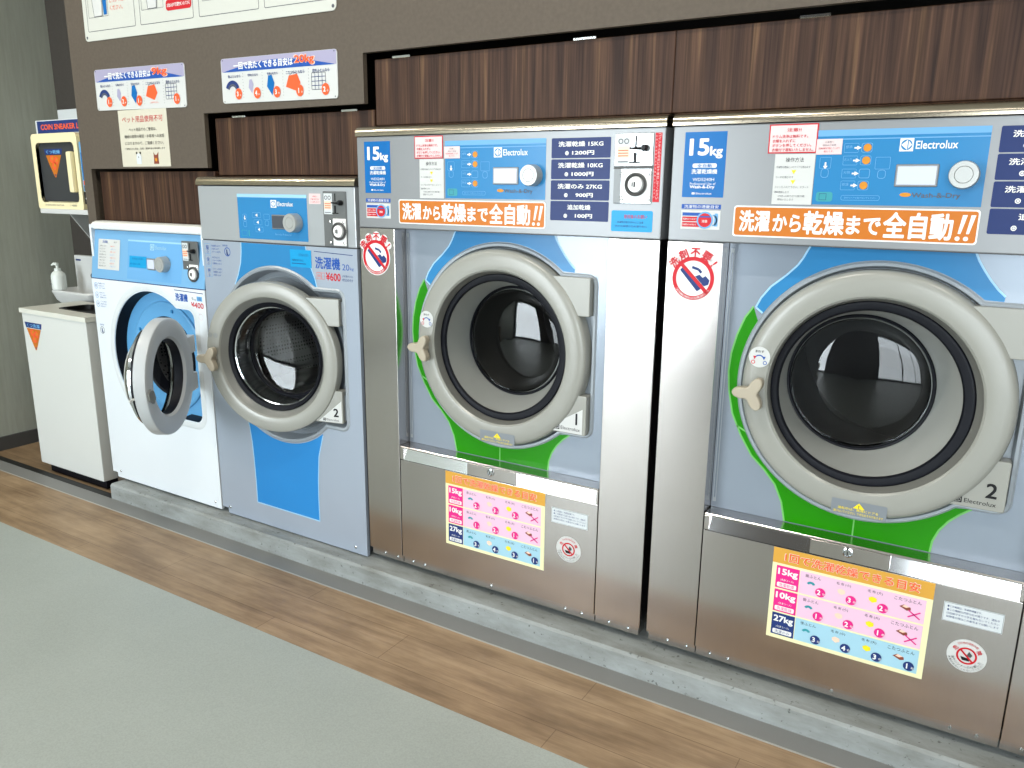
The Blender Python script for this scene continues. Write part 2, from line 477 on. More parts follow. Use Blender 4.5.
# ------------------------------------------------------------------ the setting
XL, XR, YB, YF, H = -2.345, 4.6, 0.51, -4.8, 2.7
def struct(mb, name, label=None):
    o = mb.build(name, smooth=False); o['kind'] = 'structure'
    if label: o['label'] = label
    return o
struct(MB().box(XL, XR, YF, -0.41, -0.06, 0, 'floor_vinyl'), 'floor')
struct(MB().box(XL, XR, -0.41, -0.125, -0.06, 0, 'floor_wood'), 'trim_1')
struct(MB().box(XL, XR, -0.12, -0.055, -0.06, 0, 'strip_grey'), 'trim_2')
struct(MB().box(XL, XR, -0.125, -0.12, -0.06, 0.001, 'strip_light'), 'trim_3')
struct(MB().box(XL, -1.30, -0.055, -0.026, -0.06, 0.0015, 'black'), 'trim_4')
struct(MB().box(XL, -1.30, -0.026, YB, -0.08, -0.02, 'floor_wood'), 'floor')
pl = MB(); pl.prism_x([(-0.055, -0.06), (-0.055, 0.054), (-0.048, 0.061), (1.15, 0.061), (1.15, -0.06)], -1.30, XR, 'concrete')
struct(pl, 'trim_5')
struct(MB().box(XL - 0.1, XL, YF, YB, -0.08, H, 'wall_sage'), 'wall_left')
struct(MB().box(XL, XL + 0.012, -0.036, YB, -0.02, 0.045, 'dark_grey'), 'baseboard_left')
struct(MB().box(XL, XL + 0.012, YF, -0.055, 0.0, 0.06, 'dark_grey'), 'baseboard_front')
struct(MB().box(XL - 0.1, -1.436, YB, YB + 0.08, -0.08, H, 'wall_dark'), 'wall_back')
struct(MB().box(XL - 0.1, XR, 1.15, 1.23, -0.08, H, 'wall_dark'), 'wall_back')
struct(MB().box(XR, XR + 0.1, YF, 1.23, -0.06, H, 'wall_white'), 'wall_right')
struct(MB().box(XL - 0.1, XR + 0.1, YF, 1.23, H, H + 0.1, 'ceiling_white'), 'ceiling')
# stepped brown wall above and around the machines
YW = 0.06
w = MB()
w.prism([(-1.436, -0.02), (-1.383, -0.02), (-1.383, 1.264), (-0.7165, 1.264), (-0.7165, 1.4365), (-0.021, 1.4365), (-0.021, 1.571),
         (1.90, 1.571), (1.90, 0.061), (XR, 0.061), (XR, H), (-1.436, H)], YW, YW + 0.016, 'wall_brown')
w.box(-1.436, -1.40, YW + 0.016, 1.15, -0.02, H, 'wall_brown')
struct(w, 'wall_back')

# walnut service doors recessed in the wall
def wood_panel(x0, x1, z0, z1, label, clips):
    t = thing('wood_panel', ((x0 + x1) / 2, 0.085, z0), label, 'panel', None)
    MB().box(x0, x1, 0.085, 0.103, z0, z1, 'walnut', 0.0015, 1).build('door_panel', t)
    for c in clips:
        k = MB(); k.box(c, c + 0.062, 0.081, 0.095, z1 - 0.002, z1 + 0.005, 'polished', 0.001, 1)
        k.build('hinge_clip', t)
    return t
wood_panel(-1.370, -0.715, 1.067, 1.254, 'dark walnut panel above the white washer with the open door', [])
wood_panel(-0.694, -0.006, 1.2405, 1.4215, 'dark walnut panel above the grey 20 kg washer', [-0.606, -0.13])
wood_panel(0.0, 0.8885, 1.3775, 1.5545, 'dark walnut panel above the washer-dryer marked 1', [0.067, 0.629])
wood_panel(0.8890, 1.80, 1.3775, 1.5545, 'dark walnut panel above the stainless washer-dryer marked 2', [1.157, 1.62])

# glazed shop front behind the camera
fr = MB()
for x in (XL, -.62, 1.35, 2.43, 3.51, XR - 0.06): fr.box(x, x + 0.06, YF, YF + 0.1, 0, 2.4, 'dark_metal')
fr.box(-.56, 1.35, YF, YF + .14, 0, H, 'wall_brown')
for a_, b_ in ((XL, -.56), (1.35, XR)):
    fr.box(a_, b_, YF, YF + 0.1, 0, 0.05, 'dark_metal'); fr.box(a_, b_, YF, YF + 0.1, 2.34, 2.4, 'dark_metal'); fr.box(a_, b_, YF, YF + 0.1, 2.4, H, 'wall_white')
struct(fr, 'wall_front')
for i, (x, x2) in enumerate(((XL + .06, -.62), (1.41, 2.43), (2.49, 3.51), (3.57, XR - .06))):
    struct(MB().box(x, x2, YF + 0.045, YF + 0.052, 0.05, 2.34, 'glass_clear'), 'window_%d' % (i + 1))
struct(MB().box(-30, 30, -40, YF, -0.12, -0.06, 'asphalt'), 'ground')
struct(MB().box(-30, 30, -22, -18, -0.06, 3.2, 'facade'), 'wall_far')

# ------------------------------------------------------------------ shared machine pieces
def screw(mb, x, z, y, r=0.0045):
    mb.lathe([(r, y), (r * .9, y - 0.002), (r * .4, y - 0.0035)], x, z, 'chrome', 12, cap=True)
def control_knob(root, x, z, r, y, d):
    k = MB(); k.lathe([(r * 1.02, y), (r, y - d + .004), (r * .94, y - d), (r * .62, y - d), (r * .6, y - d + .0015), (r * .57, y - d)], x, z, 'knob_silver', 48, cap=True)
    k.build('control_knob', root)
def coin_unit(root, x0, x1, z0, z1, zs, y, style, zt=None):
    """coin slot plate over a return cup plate with a round lock"""
    d = zt if zt else (lambda z: y)
    yy = d((z0 + z1) / 2)
    f = MB(); f.box(x0, x1, yy - .003, yy + .004, z0, z1, 'coin_dark' if style != 'bright' else 'coin_plate', .002, 1)
    b = f.build('coin_acceptor', root)
    w = x1 - x0
    p = Pic()
    p.rect(x0 + .04 * w, zs + .006, x1 - .04 * w, z1 - .004, 'coin_plate' if style == 'bright' else 'coin_dark', 0)
    if style == 'bright': p.rect(x0 + .01 * w, z0 + .002, x0 + .2 * w, zs - .003, 'coin_dark', 0); p.rect(x0, zs - .003, x1, zs + .004, 'dark_grey', 0)
    p.rect(x0 + .06 * w, zs + .008, x0 + .42 * w, z1 - .006, 'paper_grey', 1)
    p.rect(x0 + .08 * w, zs + .022, x0 + .38 * w, zs + (z1 - zs) * .62, 'peach', 2)
    for k in range(3): p.line([(x0 + .1 * w, zs + .026 + k * .006), (x0 + .36 * w, zs + .026 + k * .006)], .002, 'ink_orange', 3)
    p.line([(x0 + .1 * w, zs + .013), (x0 + .36 * w, zs + .013)], .002, 'ink_grey', 3)
    p.ring(x0 + .16 * w, z1 - .018, .004, .006, 'ink_grey', 3, 16); p.ring(x0 + .31 * w, z1 - .018, .004, .006, 'ink_grey', 3, 16)
    p.line([(x0 + .55 * w, z1 - .006), (x0 + .55 * w, zs + .045)], .004, 'ink_black', 2)
    p.rect(x0 + .5 * w, zs + .012, x0 + .58 * w, zs + .033, 'ink_black', 2, .002)
    p.line([(x0 + .4 * w, zs + .011), (x0 + .68 * w, zs + .011)], .003, 'ink_black', 2)
    p.place('coin_slot', b, yy - .003)
    lv = MB(); lz = zs + (z1 - zs) * .56
    lv.tube([(x0 + .42 * w, yy - .008, lz), (x0 + .7 * w, yy - .012, lz - .001)], [.002, .0035], 'ink_black', 10)
    lv.lathe([(.0075, yy - .004), (.0075, yy - .014), (.005, yy - .018)], x0 + .8 * w, lz, 'ink_black', 20, cap=True)
    lv.build('coin_lever', b)
    xp = x0 + .22 * w if style == 'bright' else x0 + .42 * w
    c = MB(); c.box(xp, x1 - .02 * w, yy - .006, yy - .002, z0 + .004, zs - .004, 'coin_white', .002, 1)
    cx = xp + (x1 - xp) * .5; cz = (z0 + zs) / 2 + .003
    c.lathe([(.026, yy - .006), (.026, yy - .012), (.0235, yy - .014), (.021, yy - .012), (.019, yy - .008)], cx, cz, 'dark_grey', 40)
    c.lathe([(.019, yy - .0065), (.017, yy - .014), (.010, yy - .016)], cx, cz, 'coin_white', 40, cap=True)
    c.box(cx - .0015, cx + .0015, yy - .0175, yy - .015, cz - .006, cz + .006, 'ink_black')
    c.box(cx - .0065, cx - .004, yy - .0172, yy - .0155, cz - .005, cz + .005, 'dark_grey')
    lock = c.build('lock_plate', b)
    for sx in ((xp - .1 * w, x1 - .08 * w) if style != 'bright' else (xp + .03 * w, x1 - .07 * w)):
        for sz in (z0 + .013, zs - .013):
            s = MB(); s.lathe([(.0045, yy - .0055), (.0045, yy - .008), (.002, yy - .009)], sx, sz, 'polished', 14, cap=True); s.build('screw', b)
    return b
def big_kg(p, x0, x1, z0, z1):
    """blue 15 kg label"""
    w = x1 - x0; h = z1 - z0; X = lambda u: x0 + u * w; Z = lambda v: z1 - v * h
    p.rect(x0, z0, x1, z1, 'label_blue', 0)
    p.text('15', X(.12), Z(.36), X(.60), Z(.10), 'ink_white', 1, .05, 4); p.text('kg', X(.62), Z(.405), X(.92), Z(.22), 'ink_white', 1, .05, 4)
    p.rect(X(.22), Z(.545), X(.80), Z(.48), 'ink_white', 1, .0035); p.text('全自動', X(.33), Z(.54), X(.69), Z(.487), 'label_blue', 2, .02)
    p.text('洗濯乾燥機', X(.2), Z(.64), X(.82), Z(.565), 'ink_white', 1, .02)
    p.text('WD5240H', X(.24), Z(.75), X(.76), Z(.70), 'ink_white', 1, 0)
    p.text('Professional Use of', X(.18), Z(.81), X(.8), Z(.77), 'ink_white', 1, .01)
    p.text('Wash-&-Dry', X(.18), Z(.875), X(.78), Z(.815), 'ink_white', 1, .03)
    p.text('Electrolux', X(.34), Z(.955), X(.72), Z(.925), 'ink_white', 1, 0); p.rect(X(.24), Z(.955), X(.31), Z(.925), 'ink_white', 1)
def prohibition(p, cx, cz, r):
    """round no-detergent sticker"""
    p.disc(cx, cz, r * 1.06, 'ink_white', 1); p.ring(cx, cz, r * .82, r, 'ink_red', 3)
    for k, (ch, a) in enumerate(zip('洗剤不要!', (143, 116, 88, 60, 37))):
        a_ = math.radians(a); rr = r * 1.19
        p.disc(cx + rr * math.cos(a_), cz + rr * math.sin(a_), r * (.30 if ch != '!' else .22), 'ink_white', 0)
        p.arctext(ch, cx, cz, rr, a, a - .01, r * (.46 if ch != '!' else .38), 'ink_red', 3, .034)
    # bottle
    c, s_ = math.cos(-.72), math.sin(-.72)
    T = lambda u, v: (cx + r * (u * c - v * s_), cz + r * (u * s_ + v * c))
    p.poly([T(-.72, -.16), (T(.55, -.30)), T(.6, -.1), T(.55, .1), T(-.45, .08), T(-.6, .02), T(-.74, .02)], 'ink_navy', 2)
    p.poly([T(.0, .14), T(.25, .12), T(.62, .1), T(.72, .3), T(.62, .48), T(.35, .5), T(.3, .34), T(.1, .34)], 'ink_navy', 2)
    p.line([T(-.4, .34), T(-.1, .48), T(.1, .46)], r * .12, 'ink_navy', 2)
    p.line([T(-.98, .1), T(.98, -.02)], r * .17, 'ink_red', 4)
    p.arctext('この洗濯機は洗剤を入れる必要はありません', cx, cz, r * .91, 215, 325, r * .11, 'ink_white', 4)
def futon(p, cx, cz, s, kind, lv=2):
    """little bedding pictures"""
    if kind == 'kake':
        p.ring(cx, cz - s * .25, s * .28, s * .6, 'teal', lv, 12, 25, 155)
    elif kind in ('small', 'large'):
        m = 'peach' if kind == 'small' else 'yellow'
        p.poly([(cx - s * .5, cz + s * .15), (cx - s * .1, cz + s * .4), (cx + s * .45, cz + s * .25), (cx + s * .5, cz - s * .2), (cx, cz - s * .45), (cx - s * .4, cz - s * .2)], m, lv)
    elif kind == 'kotatsu':
        p.poly([(cx - s * .7, cz + s * .05), (cx - s * .2, cz + s * .4), (cx + s * .6, cz + s * .15), (cx + s * .65, cz - s * .2), (cx + s * .2, cz - s * .35)], 'kotatsu', lv)
        p.poly([(cx - s * .4, cz + s * .12), (cx - s * .1, cz + s * .42), (cx + s * .45, cz + s * .2), (cx + s * .1, cz + s * .02)], 'peach', lv + 1)
def capacity_guide(p, x0, x1, z0, z1):
    w = x1 - x0; h = z1 - z0; X = lambda u: x0 + u * w; Z = lambda v: z1 - v * h
    p.rect(x0, z0, x1, z1, 'guide_cream', 0); p.rect(x0, Z(.165), x1, z1, 'guide_orange', 1)
    p.text('1回で洗濯乾燥できる目安', X(.077), Z(.133), X(.923), Z(.032), 'ink_white', 2, .034); p.text('1回で洗濯乾燥できる目安', X(.08), Z(.13), X(.92), Z(.035), 'ink_orange', 3, .02)
    for r, (kg, sub, bg, row, ns) in enumerate((('15kg', '洗濯乾燥', 'magenta', 'pale_pink', '231'), ('10kg', '洗濯乾燥', 'magenta', 'pale_pink', '121'), ('27kg', '洗濯のみ', 'ink_navy', 'ink_paleblue', '343'))):
        if r == 0: ns = '232'
        a = .19 + r * .262; b = a + .245
        p.rect(X(.19), Z(b), X(.965), Z(a), row, 1)
        p.rect(X(.03), Z(b), X(.185), Z(a), bg, 1); p.text(kg, X(.042), Z(a + .115), X(.175), Z(a + .025), 'ink_white', 2, .04, 2)
        p.textc('(洗濯コース)', X(.107), Z(a + .15), h * .025, 'ink_white', 2)
        p.rect(X(.042), Z(b - .015), X(.172), Z(b - .065), 'ink_white', 2, .003); p.textc(sub, X(.107), Z(b - .04), h * .035, bg, 3, .01)
        for c, (nm, kd) in enumerate((('掛ふとん', 'kake'), ('毛 布 (小)', 'small'), ('毛 布 (大)', 'large'), ('こたつふとん', 'kotatsu'))):
            cx = .275 + c * .195
            p.textc(nm, X(cx), Z(a + .04), h * .035, 'ink_black', 2, .008, w * .16)
            futon(p, X(cx - .01), Z(a + .12), h * .075, kd)
            if c == 3 and r < 2:
                for q in (-1, 1): p.line([(X(cx + .01), Z(a + .17 - q * .035)), (X(cx + .08), Z(a + .17 + q * .035))], h * .012, 'magenta', 4)
            else:
                n = ns[c] if c < 3 else '1'
                p.disc(X(cx + .055), Z(a + .185), h * .048, bg, 4); p.textc(n, X(cx + .045), Z(a + .185), h * .055, 'ink_white', 5, .03); p.textc('枚', X(cx + .078), Z(a + .195), h * .026, 'ink_white', 5)
def no_smoking(p, cx, cz, r):
    p.disc(cx, cz, r, 'paper', 0); p.arctext('危', cx, cz, r * .7, 148, 147.9, r * .26, 'ink_red', 2, .02); p.arctext('険', cx, cz, r * .7, 32, 31.9, r * .26, 'ink_red', 2, .02)
    p.arctext('引火性の溶剤注意', cx, cz, r * .8, 125, 55, r * .14, 'ink_red', 2)
    p.arctext('油やシンナーの付着した', cx, cz, r * .7, 200, 340, r * .15, 'ink_black', 2); p.arctext('衣類は絶対に入れないでください', cx, cz, r * .88, 200, 340, r * .12, 'ink_black', 2)
    p.ring(cx, cz, r * .42, r * .52, 'ink_red', 2)
    p.poly([(cx - r * .3, cz - r * .08), (cx - r * .2, cz - r * .3), (cx + r * .15, cz - r * .3), (cx + r * .2, cz - r * .14)], 'ink_black', 2)
    p.poly([(cx - r * .02, cz), (cx + r * .1, cz + r * .3), (cx + r * .28, cz + r * .1), (cx + r * .2, cz - r * .05)], 'dark_grey', 2)
    p.line([(cx - r * .32, cz + r * .32), (cx + r * .32, cz - r * .32)], r * .1, 'ink_red', 3)

# ------------------------------------------------------------------ washer-dryers (the two stainless machines)
def washer_dryer(X0, number, label):
    W = 0.910; D = 0.95; ZB = 0.084; XC, ZC = X0 + 0.4523, 0.784
    root = thing('washer_dryer', (X0 + W / 2, 0.4, 0.061), label, 'washing machine', 'stainless coin washer-dryers')
    b = MB(); b.shell(X0 + .002, X0 + W - .002, .062, D, .095, 1.362, .02, 'dark_side'); b.build('body', root)
    add_feet((X0 + .06, X0 + W - .06), (.10, D - .08), root)
    # header
    h = MB(); h.box(X0, X0 + W, 0, .07, 1.095, 1.341, 'satin_grey', .003); h.box(X0 + .001, X0 + W - .001, .004, .06, 1.0935, 1.0955, 'dark_grey'); hd = h.build('control_panel', root)
    c = MB(); prof = [(.07, 1.3425), (-.004, 1.3425)] + [(.018 - .022 * math.cos(math.radians(a)), 1.3475 + .022 * math.sin(math.radians(a))) for a in range(0, 91, 9)] + [(.07, 1.3695)]
    c.prism_x(prof, X0 - .002, X0 + W + .002, 'cap_steel'); c.box(X0 + .002, X0 + W - .002, .07, D, 1.3425, 1.3695, 'cap_steel'); c.build('top_cap', root)
    # pillars and lower panel
    for a, e, nm in ((0, .1275, 'side_column'), (.7815, W, 'side_column')):
        m = MB(); m.box(X0 + a, X0 + e, 0, .062, .105, 1.093, 'stainless', .002); m.build(nm, root)
    lp = MB(); lp.box(X0 + .1295, X0 + .7795, .001, .045, .105, .4175, 'stainless', .002); lower = lp.build('lower_panel', root)
    for a, e, sc in ((.004, .1275, (.055, .105)), (.130, .779, (.165, .21, .45, .69, .74)), (.7815, W - .006, (.82, .875))):
        tk = MB(); tk.box(X0 + a, X0 + e, .008, .05, .081, .1020, 'stainless', .001); add_screws([(X0 + q, .0935) for q in sc], .008, tk.build('kick_strip', root))
    # rail with finger pulls
    r = MB(); r.box(X0 + .1295, X0 + .7795, .0, .05, .4545, .4605, 'stainless', .0015, 1)
    r.box(X0 + .372, X0 + .535, .0, .05, .419, .4545, 'stainless', .001, 1)
    r.box(X0 + .1295, X0 + .142, .0, .05, .419, .4545, 'stainless', .001, 1); r.box(X0 + .772, X0 + .7795, .0, .05, .419, .4545, 'stainless', .001, 1)
    rail = r.build('handle_rail', root)
    for a, e in ((.142, .372), (.535, .772)):
        g = MB(); g.prism_x([(.001, .419), (.012, .4545), (.02, .4545), (.02, .419)], X0 + a, X0 + e, 'polished'); g.build('finger_pull', rail)
    k = MB(); k.lathe([(.011, .001), (.011, -.003), (.0085, -.004), (.0085, -.002), (.006, -.005)], X0 + .451, .441, 'chrome', 24, cap=True); k.box(X0 + .450, X0 + .452, -.0056, -.004, .437, .445, 'ink_black'); k.build('lock', rail)
    # recessed face with door recess
    hole = outline(XC, ZC, .270, X0 + .722, .986, .586, .004)
    fp = MB(); fp.plate([(X0 + .1285, .4605), (X0 + .781, .4605), (X0 + .781, 1.094), (X0 + .1285, 1.094)], hole, .05, .056, 'panel_face'); face = fp.build('face_panel', root, smooth=False)
    lip = MB(); o0 = outline(XC, ZC, .270, X0 + .722, .986, .586, .014); o1 = outline(XC, ZC, .270, X0 + .722, .986, .586, .010); o2 = outline(XC, ZC, .270, X0 + .722, .986, .586, .004); o3 = outline(XC, ZC, .270, X0 + .722, .986, .586, -.001)
    lip.band([(o0, .0498), (o1, .0455), (o2, .046), (o3, .060), (o3, .066)], 'lip_grey')
    lip.plate(o3, circ(XC, ZC, .218, 72), .064, .070, 'lip_grey'); lip.build('door_recess', root)
    e = MB(); e.plate([(X0 + .132, 1.08), (X0 + .140, 1.08), (X0 + .140, .475), (X0 + .132, .475)], [(X0 + .134, 1.07), (X0 + .138, 1.07), (X0 + .138, .485), (X0 + .134, .485)], .0488, .05, 'lip_grey'); e.build('panel_edge', face)
    # film graphics
    arc = lambda a0, a1, rr, n=40: [(XC + rr * math.cos(math.radians(a0 + (a1 - a0) * i / n)), ZC + rr * math.sin(math.radians(a0 + (a1 - a0) * i / n))) for i in range(n + 1)]
    L_ = [(x + X0, z) for x, z in ((.303, 1.094), (.297, 1.083), (.289, 1.066), (.279, 1.050), (.257, 1.027), (.226, 1.0), (.207, .974), (.197, .952))]
    R_ = [(x + X0, z) for x, z in ((.668, 1.001), (.669, 1.011), (.655, 1.024), (.640, 1.042), (.626, 1.062), (.616, 1.078), (.609, 1.094))]
    p = Pic(); p.poly(L_ + arc(147, 50, .285) + R_, 'film_blue', 0); p.line(L_, .004, 'edge_blue', 1); p.line(R_[1:], .004, 'edge_blue', 1); p.line([(X0 + .197, .952), (X0 + .213, .940)], .004, 'edge_blue', 1); p.place('blue_film', face, .05)
    GL = [(x + X0, z) for x, z in ((.192, .953), (.175, .927), (.160, .886), (.150, .842), (.147, .80), (.151, .755), (.163, .70), (.187, .650), (.215, .606), (.248, .576), (.274, .546), (.292, .507), (.302, .462))]
    GR = [(x + X0, z) for x, z in ((.604, .462), (.606, .488), (.615, .514), (.630, .538), (.648, .557), (.668, .5735))]
    p = Pic(); p.poly(GL + GR + arc(-49, -209, .284, 60), 'film_green', 0)
    p.line(GL, .004, 'edge_green', 1); p.line(GR, .004, 'edge_green', 1); p.line([(X0 + .450, .462), (X0 + .450, .502)], .003, 'edge_green', 1); p.line([(X0 + .176, .672), (X0 + .215, .652)], .004, 'edge_green', 1)
    p.place('green_film', face, .05)
    # drum
    dr = MB(); dr.lathe([(.222, .07), (.222, .23), (.29, .25), (.29, .80)], XC, ZC, 'drum_inner', 64, cap=True); dr.build('drum', root)
    # door: origin on the hinge axis
    hx = X0 + .715
    d = MB()
    d.lathe([(.2675, .060), (.2675, .034), (.264, .026), (.257, .0215), (.245, .0195), (.226, .0185), (.214, .0205), (.2095, .025)], XC, ZC, 'door_plastic', 120)
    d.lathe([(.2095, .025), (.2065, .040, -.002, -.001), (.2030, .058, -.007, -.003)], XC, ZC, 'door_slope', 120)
    for pts in (hinge_poly(XC, ZC, .245, X0 + .7235, .895, .992), hinge_poly(XC, ZC, .245, X0 + .7235, .584, .690)):
        d.prism(pts, .028, .062, 'door_plastic', .003)
    door = d.build('door', root, origin=(hx, .04, ZC))
    g = MB(); g.lathe([(.204, .060, -.007, -.003), (.201, .055, -.008, -.003), (.196, .054, -.008, -.003), (.186, .056, -.010, -.003), (.182, .062, -.010, -.003)], XC, ZC, 'gasket', 96); g.build('gasket', door)
    G = (-.045, -.008)
    fu = MB(); fu.lathe([(.184, .061, -.010, -.003), (.177, .10, -.020, -.0045), (.168, .15, -.033, -.006), (.160, .198) + G], XC, ZC, 'funnel', 96); fu.build('funnel', door)
    rm = MB(); rm.lathe([(.161, .197) + G, (.158, .192) + G, (.155, .193) + G, (.1525, .199) + G], XC, ZC, 'gasket', 96)
    rm.lathe([(.153, .194) + G, (.1505, .192) + G, (.148, .199) + G], XC, ZC, 'chrome', 96); rm.build('rim', door)
    gl = MB(); gl.lathe([(.149 * math.sin(t * PI / 2 / 10) if t else .0005, .199 - .026 * math.cos(t * PI / 2 / 10)) + G for t in range(10, -1, -1)], XC, ZC, 'glass_dark', 72, cap=True); gl.build('door_glass', door)
    kn = MB(); kx, kz = X0 + .2145, .766; star_knob(kn, kx, kz, -.012, .006, .041, 'knob_beige', PI); kn.build('handle', door)
    p = Pic(); cx, cz = X0 + .222, .846; p.disc(cx, cz, .0235, 'paper', 0); p.textc('まわす', cx, cz + .013, .006, 'ink_black', 1, .02, .03)
    p.ring(cx, cz - .006, .009, .0115, 'ink_blue', 1, 16, 30, 150); p.poly([(cx - .014, cz + .002), (cx - .007, cz + .002), (cx - .010, cz - .006)], 'ink_red', 2); p.poly([(cx + .014, cz + .002), (cx + .007, cz + .002), (cx + .010, cz - .006)], 'ink_blue', 2)
    p.ring(cx - .013, cz - .012, .003, .0045, 'ink_red', 1, 14); p.ring(cx + .013, cz - .012, .003, .0045, 'ink_blue', 1, 14); p.place('turning_sticker', door, .0185)
    p = Pic(); a, e, zb, zt_ = X0 + .404, X0 + .516, .520, .554; p.rect(a, zb, e, zt_, 'recess_grey', 0, .002)
    p.poly([((a + e) / 2 - .012, zt_ - .016), ((a + e) / 2 + .012, zt_ - .016), ((a + e) / 2, zt_ - .003)], 'yellow', 1); p.textc('!', (a + e) / 2, zt_ - .0115, .008, 'ink_grey', 2, .03)
    p.text('運転中は、無理にドアを', a + .014, zb + .0115, e - .016, zb + .0175, 'yellow', 1, .01); p.text('開けないでください。ケガのおそれがあります', a + .006, zb + .003, e - .006, zb + .009, 'yellow', 1, .01); p.place('caution_sticker', door, .0188)
    p = Pic()
    if number == '1': p.poly([(X0 + .602, .587), (X0 + .714, .587), (X0 + .714, .655)], 'paper', 0)
    p.textc(number, X0 + .697, .6265, .031, 'ink_black', 1, .02, None, False, 4)
    p.logo(X0 + .632, .592, X0 + .648, .605, 'ink_black', 'paper' if number == '1' else 'door_plastic', 1); p.text('Electrolux', X0 + .652, .594, X0 + .708, .603, 'ink_black', 1, .01); p.place('number_label', door, .028)
    # header artwork
    p = Pic(); x0, x1, z0, z1 = X0 + .305, X0 + .607, 1.179, 1.324
    p.rect(x0, z0, x1, z1, 'film_blue', 0); p.rect(x0, z1 - .012, x1, z1, 'ink_lightblue', 1); p.line([(x0, z1 - .018), (x1, z1 - .018)], .002, 'ink_lightblue', 1)
    p.logo(X0 + .457, 1.281, X0 + .481, 1.305, 'ink_white', 'film_blue', 1); p.text('Electrolux', X0 + .485, 1.285, X0 + .556, 1.300, 'ink_white', 1, .015, 3)
    for i, z in enumerate((1.289, 1.265, 1.240, 1.217)):
        p.frame(X0 + .357, z - .009, X0 + .384, z + .009, .0007, 'ink_lightblue', 1, .002)
        p.textc(('標準', '念入り', '大物', '乾燥')[i], X0 + .366, z + .002, .006, 'ink_lightblue', 1, 0, .014)
        p.poly([(X0 + .389, z), (X0 + .381, z + .004), (X0 + .381, z + .0015), (X0 + .376, z + .0015), (X0 + .376, z - .0015), (X0 + .381, z - .0015), (X0 + .381, z - .004)], 'ink_white', 2)
        p.frame(X0 + .389, z - .009, X0 + .409, z + .009, .001, 'ink_lightblue', 1, .004)
        if i != 2: p.disc(X0 + .400, z, .0075, 'amber', 2)
    p.frame(X0 + .313, 1.250, X0 + .335, 1.272, .0007, 'ink_lightblue', 1, .002); p.poly([(X0 + .326, 1.262), (X0 + .323, 1.262), (X0 + .323, 1.255), (X0 + .320, 1.255), (X0 + .3245, 1.249), (X0 + .329, 1.255), (X0 + .326, 1.255)], 'ink_white', 2); p.frame(X0 + .317, 1.232, X0 + .332, 1.250, .001, 'ink_lightblue', 1, .006)
    p.frame(X0 + .417, 1.248, X0 + .444, 1.271, .0007, 'ink_lightblue', 1, .002); p.frame(X0 + .423, 1.230, X0 + .438, 1.247, .001, 'ink_lightblue', 1, .006)
    p.rect(X0 + .312, 1.185, X0 + .344, 1.204, 'teal', 1, .005); p.frame(X0 + .318, 1.188, X0 + .332, 1.201, .0007, 'ink_navy', 2)
    p.frame(X0 + .360, 1.188, X0 + .432, 1.198, .0007, 'ink_lightblue', 1, .004); p.textc('途中でドアを開けないでください', X0 + .396, 1.193, .004, 'ink_lightblue', 1, 0, .06)
    p.disc(X0 + .477, 1.2, .010, 'amber', 1, .004); p.text('Wash-&-Dry', X0 + .488, 1.192, X0 + .571, 1.204, 'ink_grey', 1, .02, 3)
    p.place('control_overlay', hd, 0)
    ds = MB(); ds.box(X0 + .455, X0 + .530, -.003, .001, 1.215, 1.257, 'satin_grey', .0015, 1); ds.box(X0 + .459, X0 + .526, -.0038, -.002, 1.219, 1.253, 'lcd'); ds.build('display', hd)
    control_knob(hd, X0 + .573, 1.237, .0255, -.0006, .026)
    p = Pic(); big_kg(p, X0 + .027, X0 + .120, 1.190, 1.328); p.place('capacity_sticker', hd, 0)
    p = Pic(); a, e = X0 + .028, X0 + .117; p.rect(a, 1.165, e, 1.175, 'ink_blue', 0); p.text('洗濯物の適量目安', a + .006, 1.1665, e - .005, 1.1735, 'ink_white', 1, .01)
    p.rect(a, 1.121, e, 1.162, 'paper', 0); p.rect(a + .003, 1.150, a + .05, 1.157, 'ink_blue', 1); p.rect(a + .003, 1.138, a + .05, 1.148, 'ink_red', 1, .002); p.rect(a + .003, 1.126, a + .05, 1.136, 'ink_red', 1, .002)
    for z in (1.143, 1.131): p.textc('洗濯物は八分目まで', a + .02, z, .004, 'ink_white', 2, 0, .032)
    p.disc(a + .055, 1.141, .0185, 'ink_lightblue', 2); p.disc(a + .055, 1.141, .015, 'ink_red', 3); p.rect(a + .043, 1.147, a + .067, 1.150, 'ink_blue', 4); p.textc('適量', a + .055, 1.139, .006, 'ink_white', 4)
    p.ring(a + .07, 1.141, .010, .013, 'ink_lightblue', 1, 16, -80, 80); p.rect(a + .076, 1.128, a + .084, 1.156, 'ink_lightblue', 1, .002); p.place('load_sticker', hd, 0)
    p = Pic(); p.rect(X0 + .146, 1.109, X0 + .6085, 1.174, 'ink_white', 0, .006); p.rect(X0 + .149, 1.112, X0 + .6055, 1.171, 'banner_orange', 1, .005)
    for t, a, e, zl, zh in (('洗濯', .159, .224, 1.120, 1.165), ('から', .230, .288, 1.122, 1.158), ('乾燥', .292, .372, 1.118, 1.166), ('まで', .376, .440, 1.121, 1.158), ('全自動', .444, .566, 1.1155, 1.167)):
        p.text(t, X0 + a, zl, X0 + e, zh, 'ink_white', 2, .045, 4)
    for q in (.572, .586):
        p.poly([(X0 + q + .003, 1.129), (X0 + q + .008, 1.129), (X0 + q + .016, 1.164), (X0 + q + .008, 1.164)], 'ink_white', 2); p.disc(X0 + q + .0035, 1.120, .0042, 'ink_white', 2)
    p.place('banner_sticker', hd, 0)
    dx = 0 if number == '2' else -.003
    p = Pic(); a, e, zl, zh = X0 + .208 + dx, X0 + .305 + dx * 2, 1.2805, 1.338
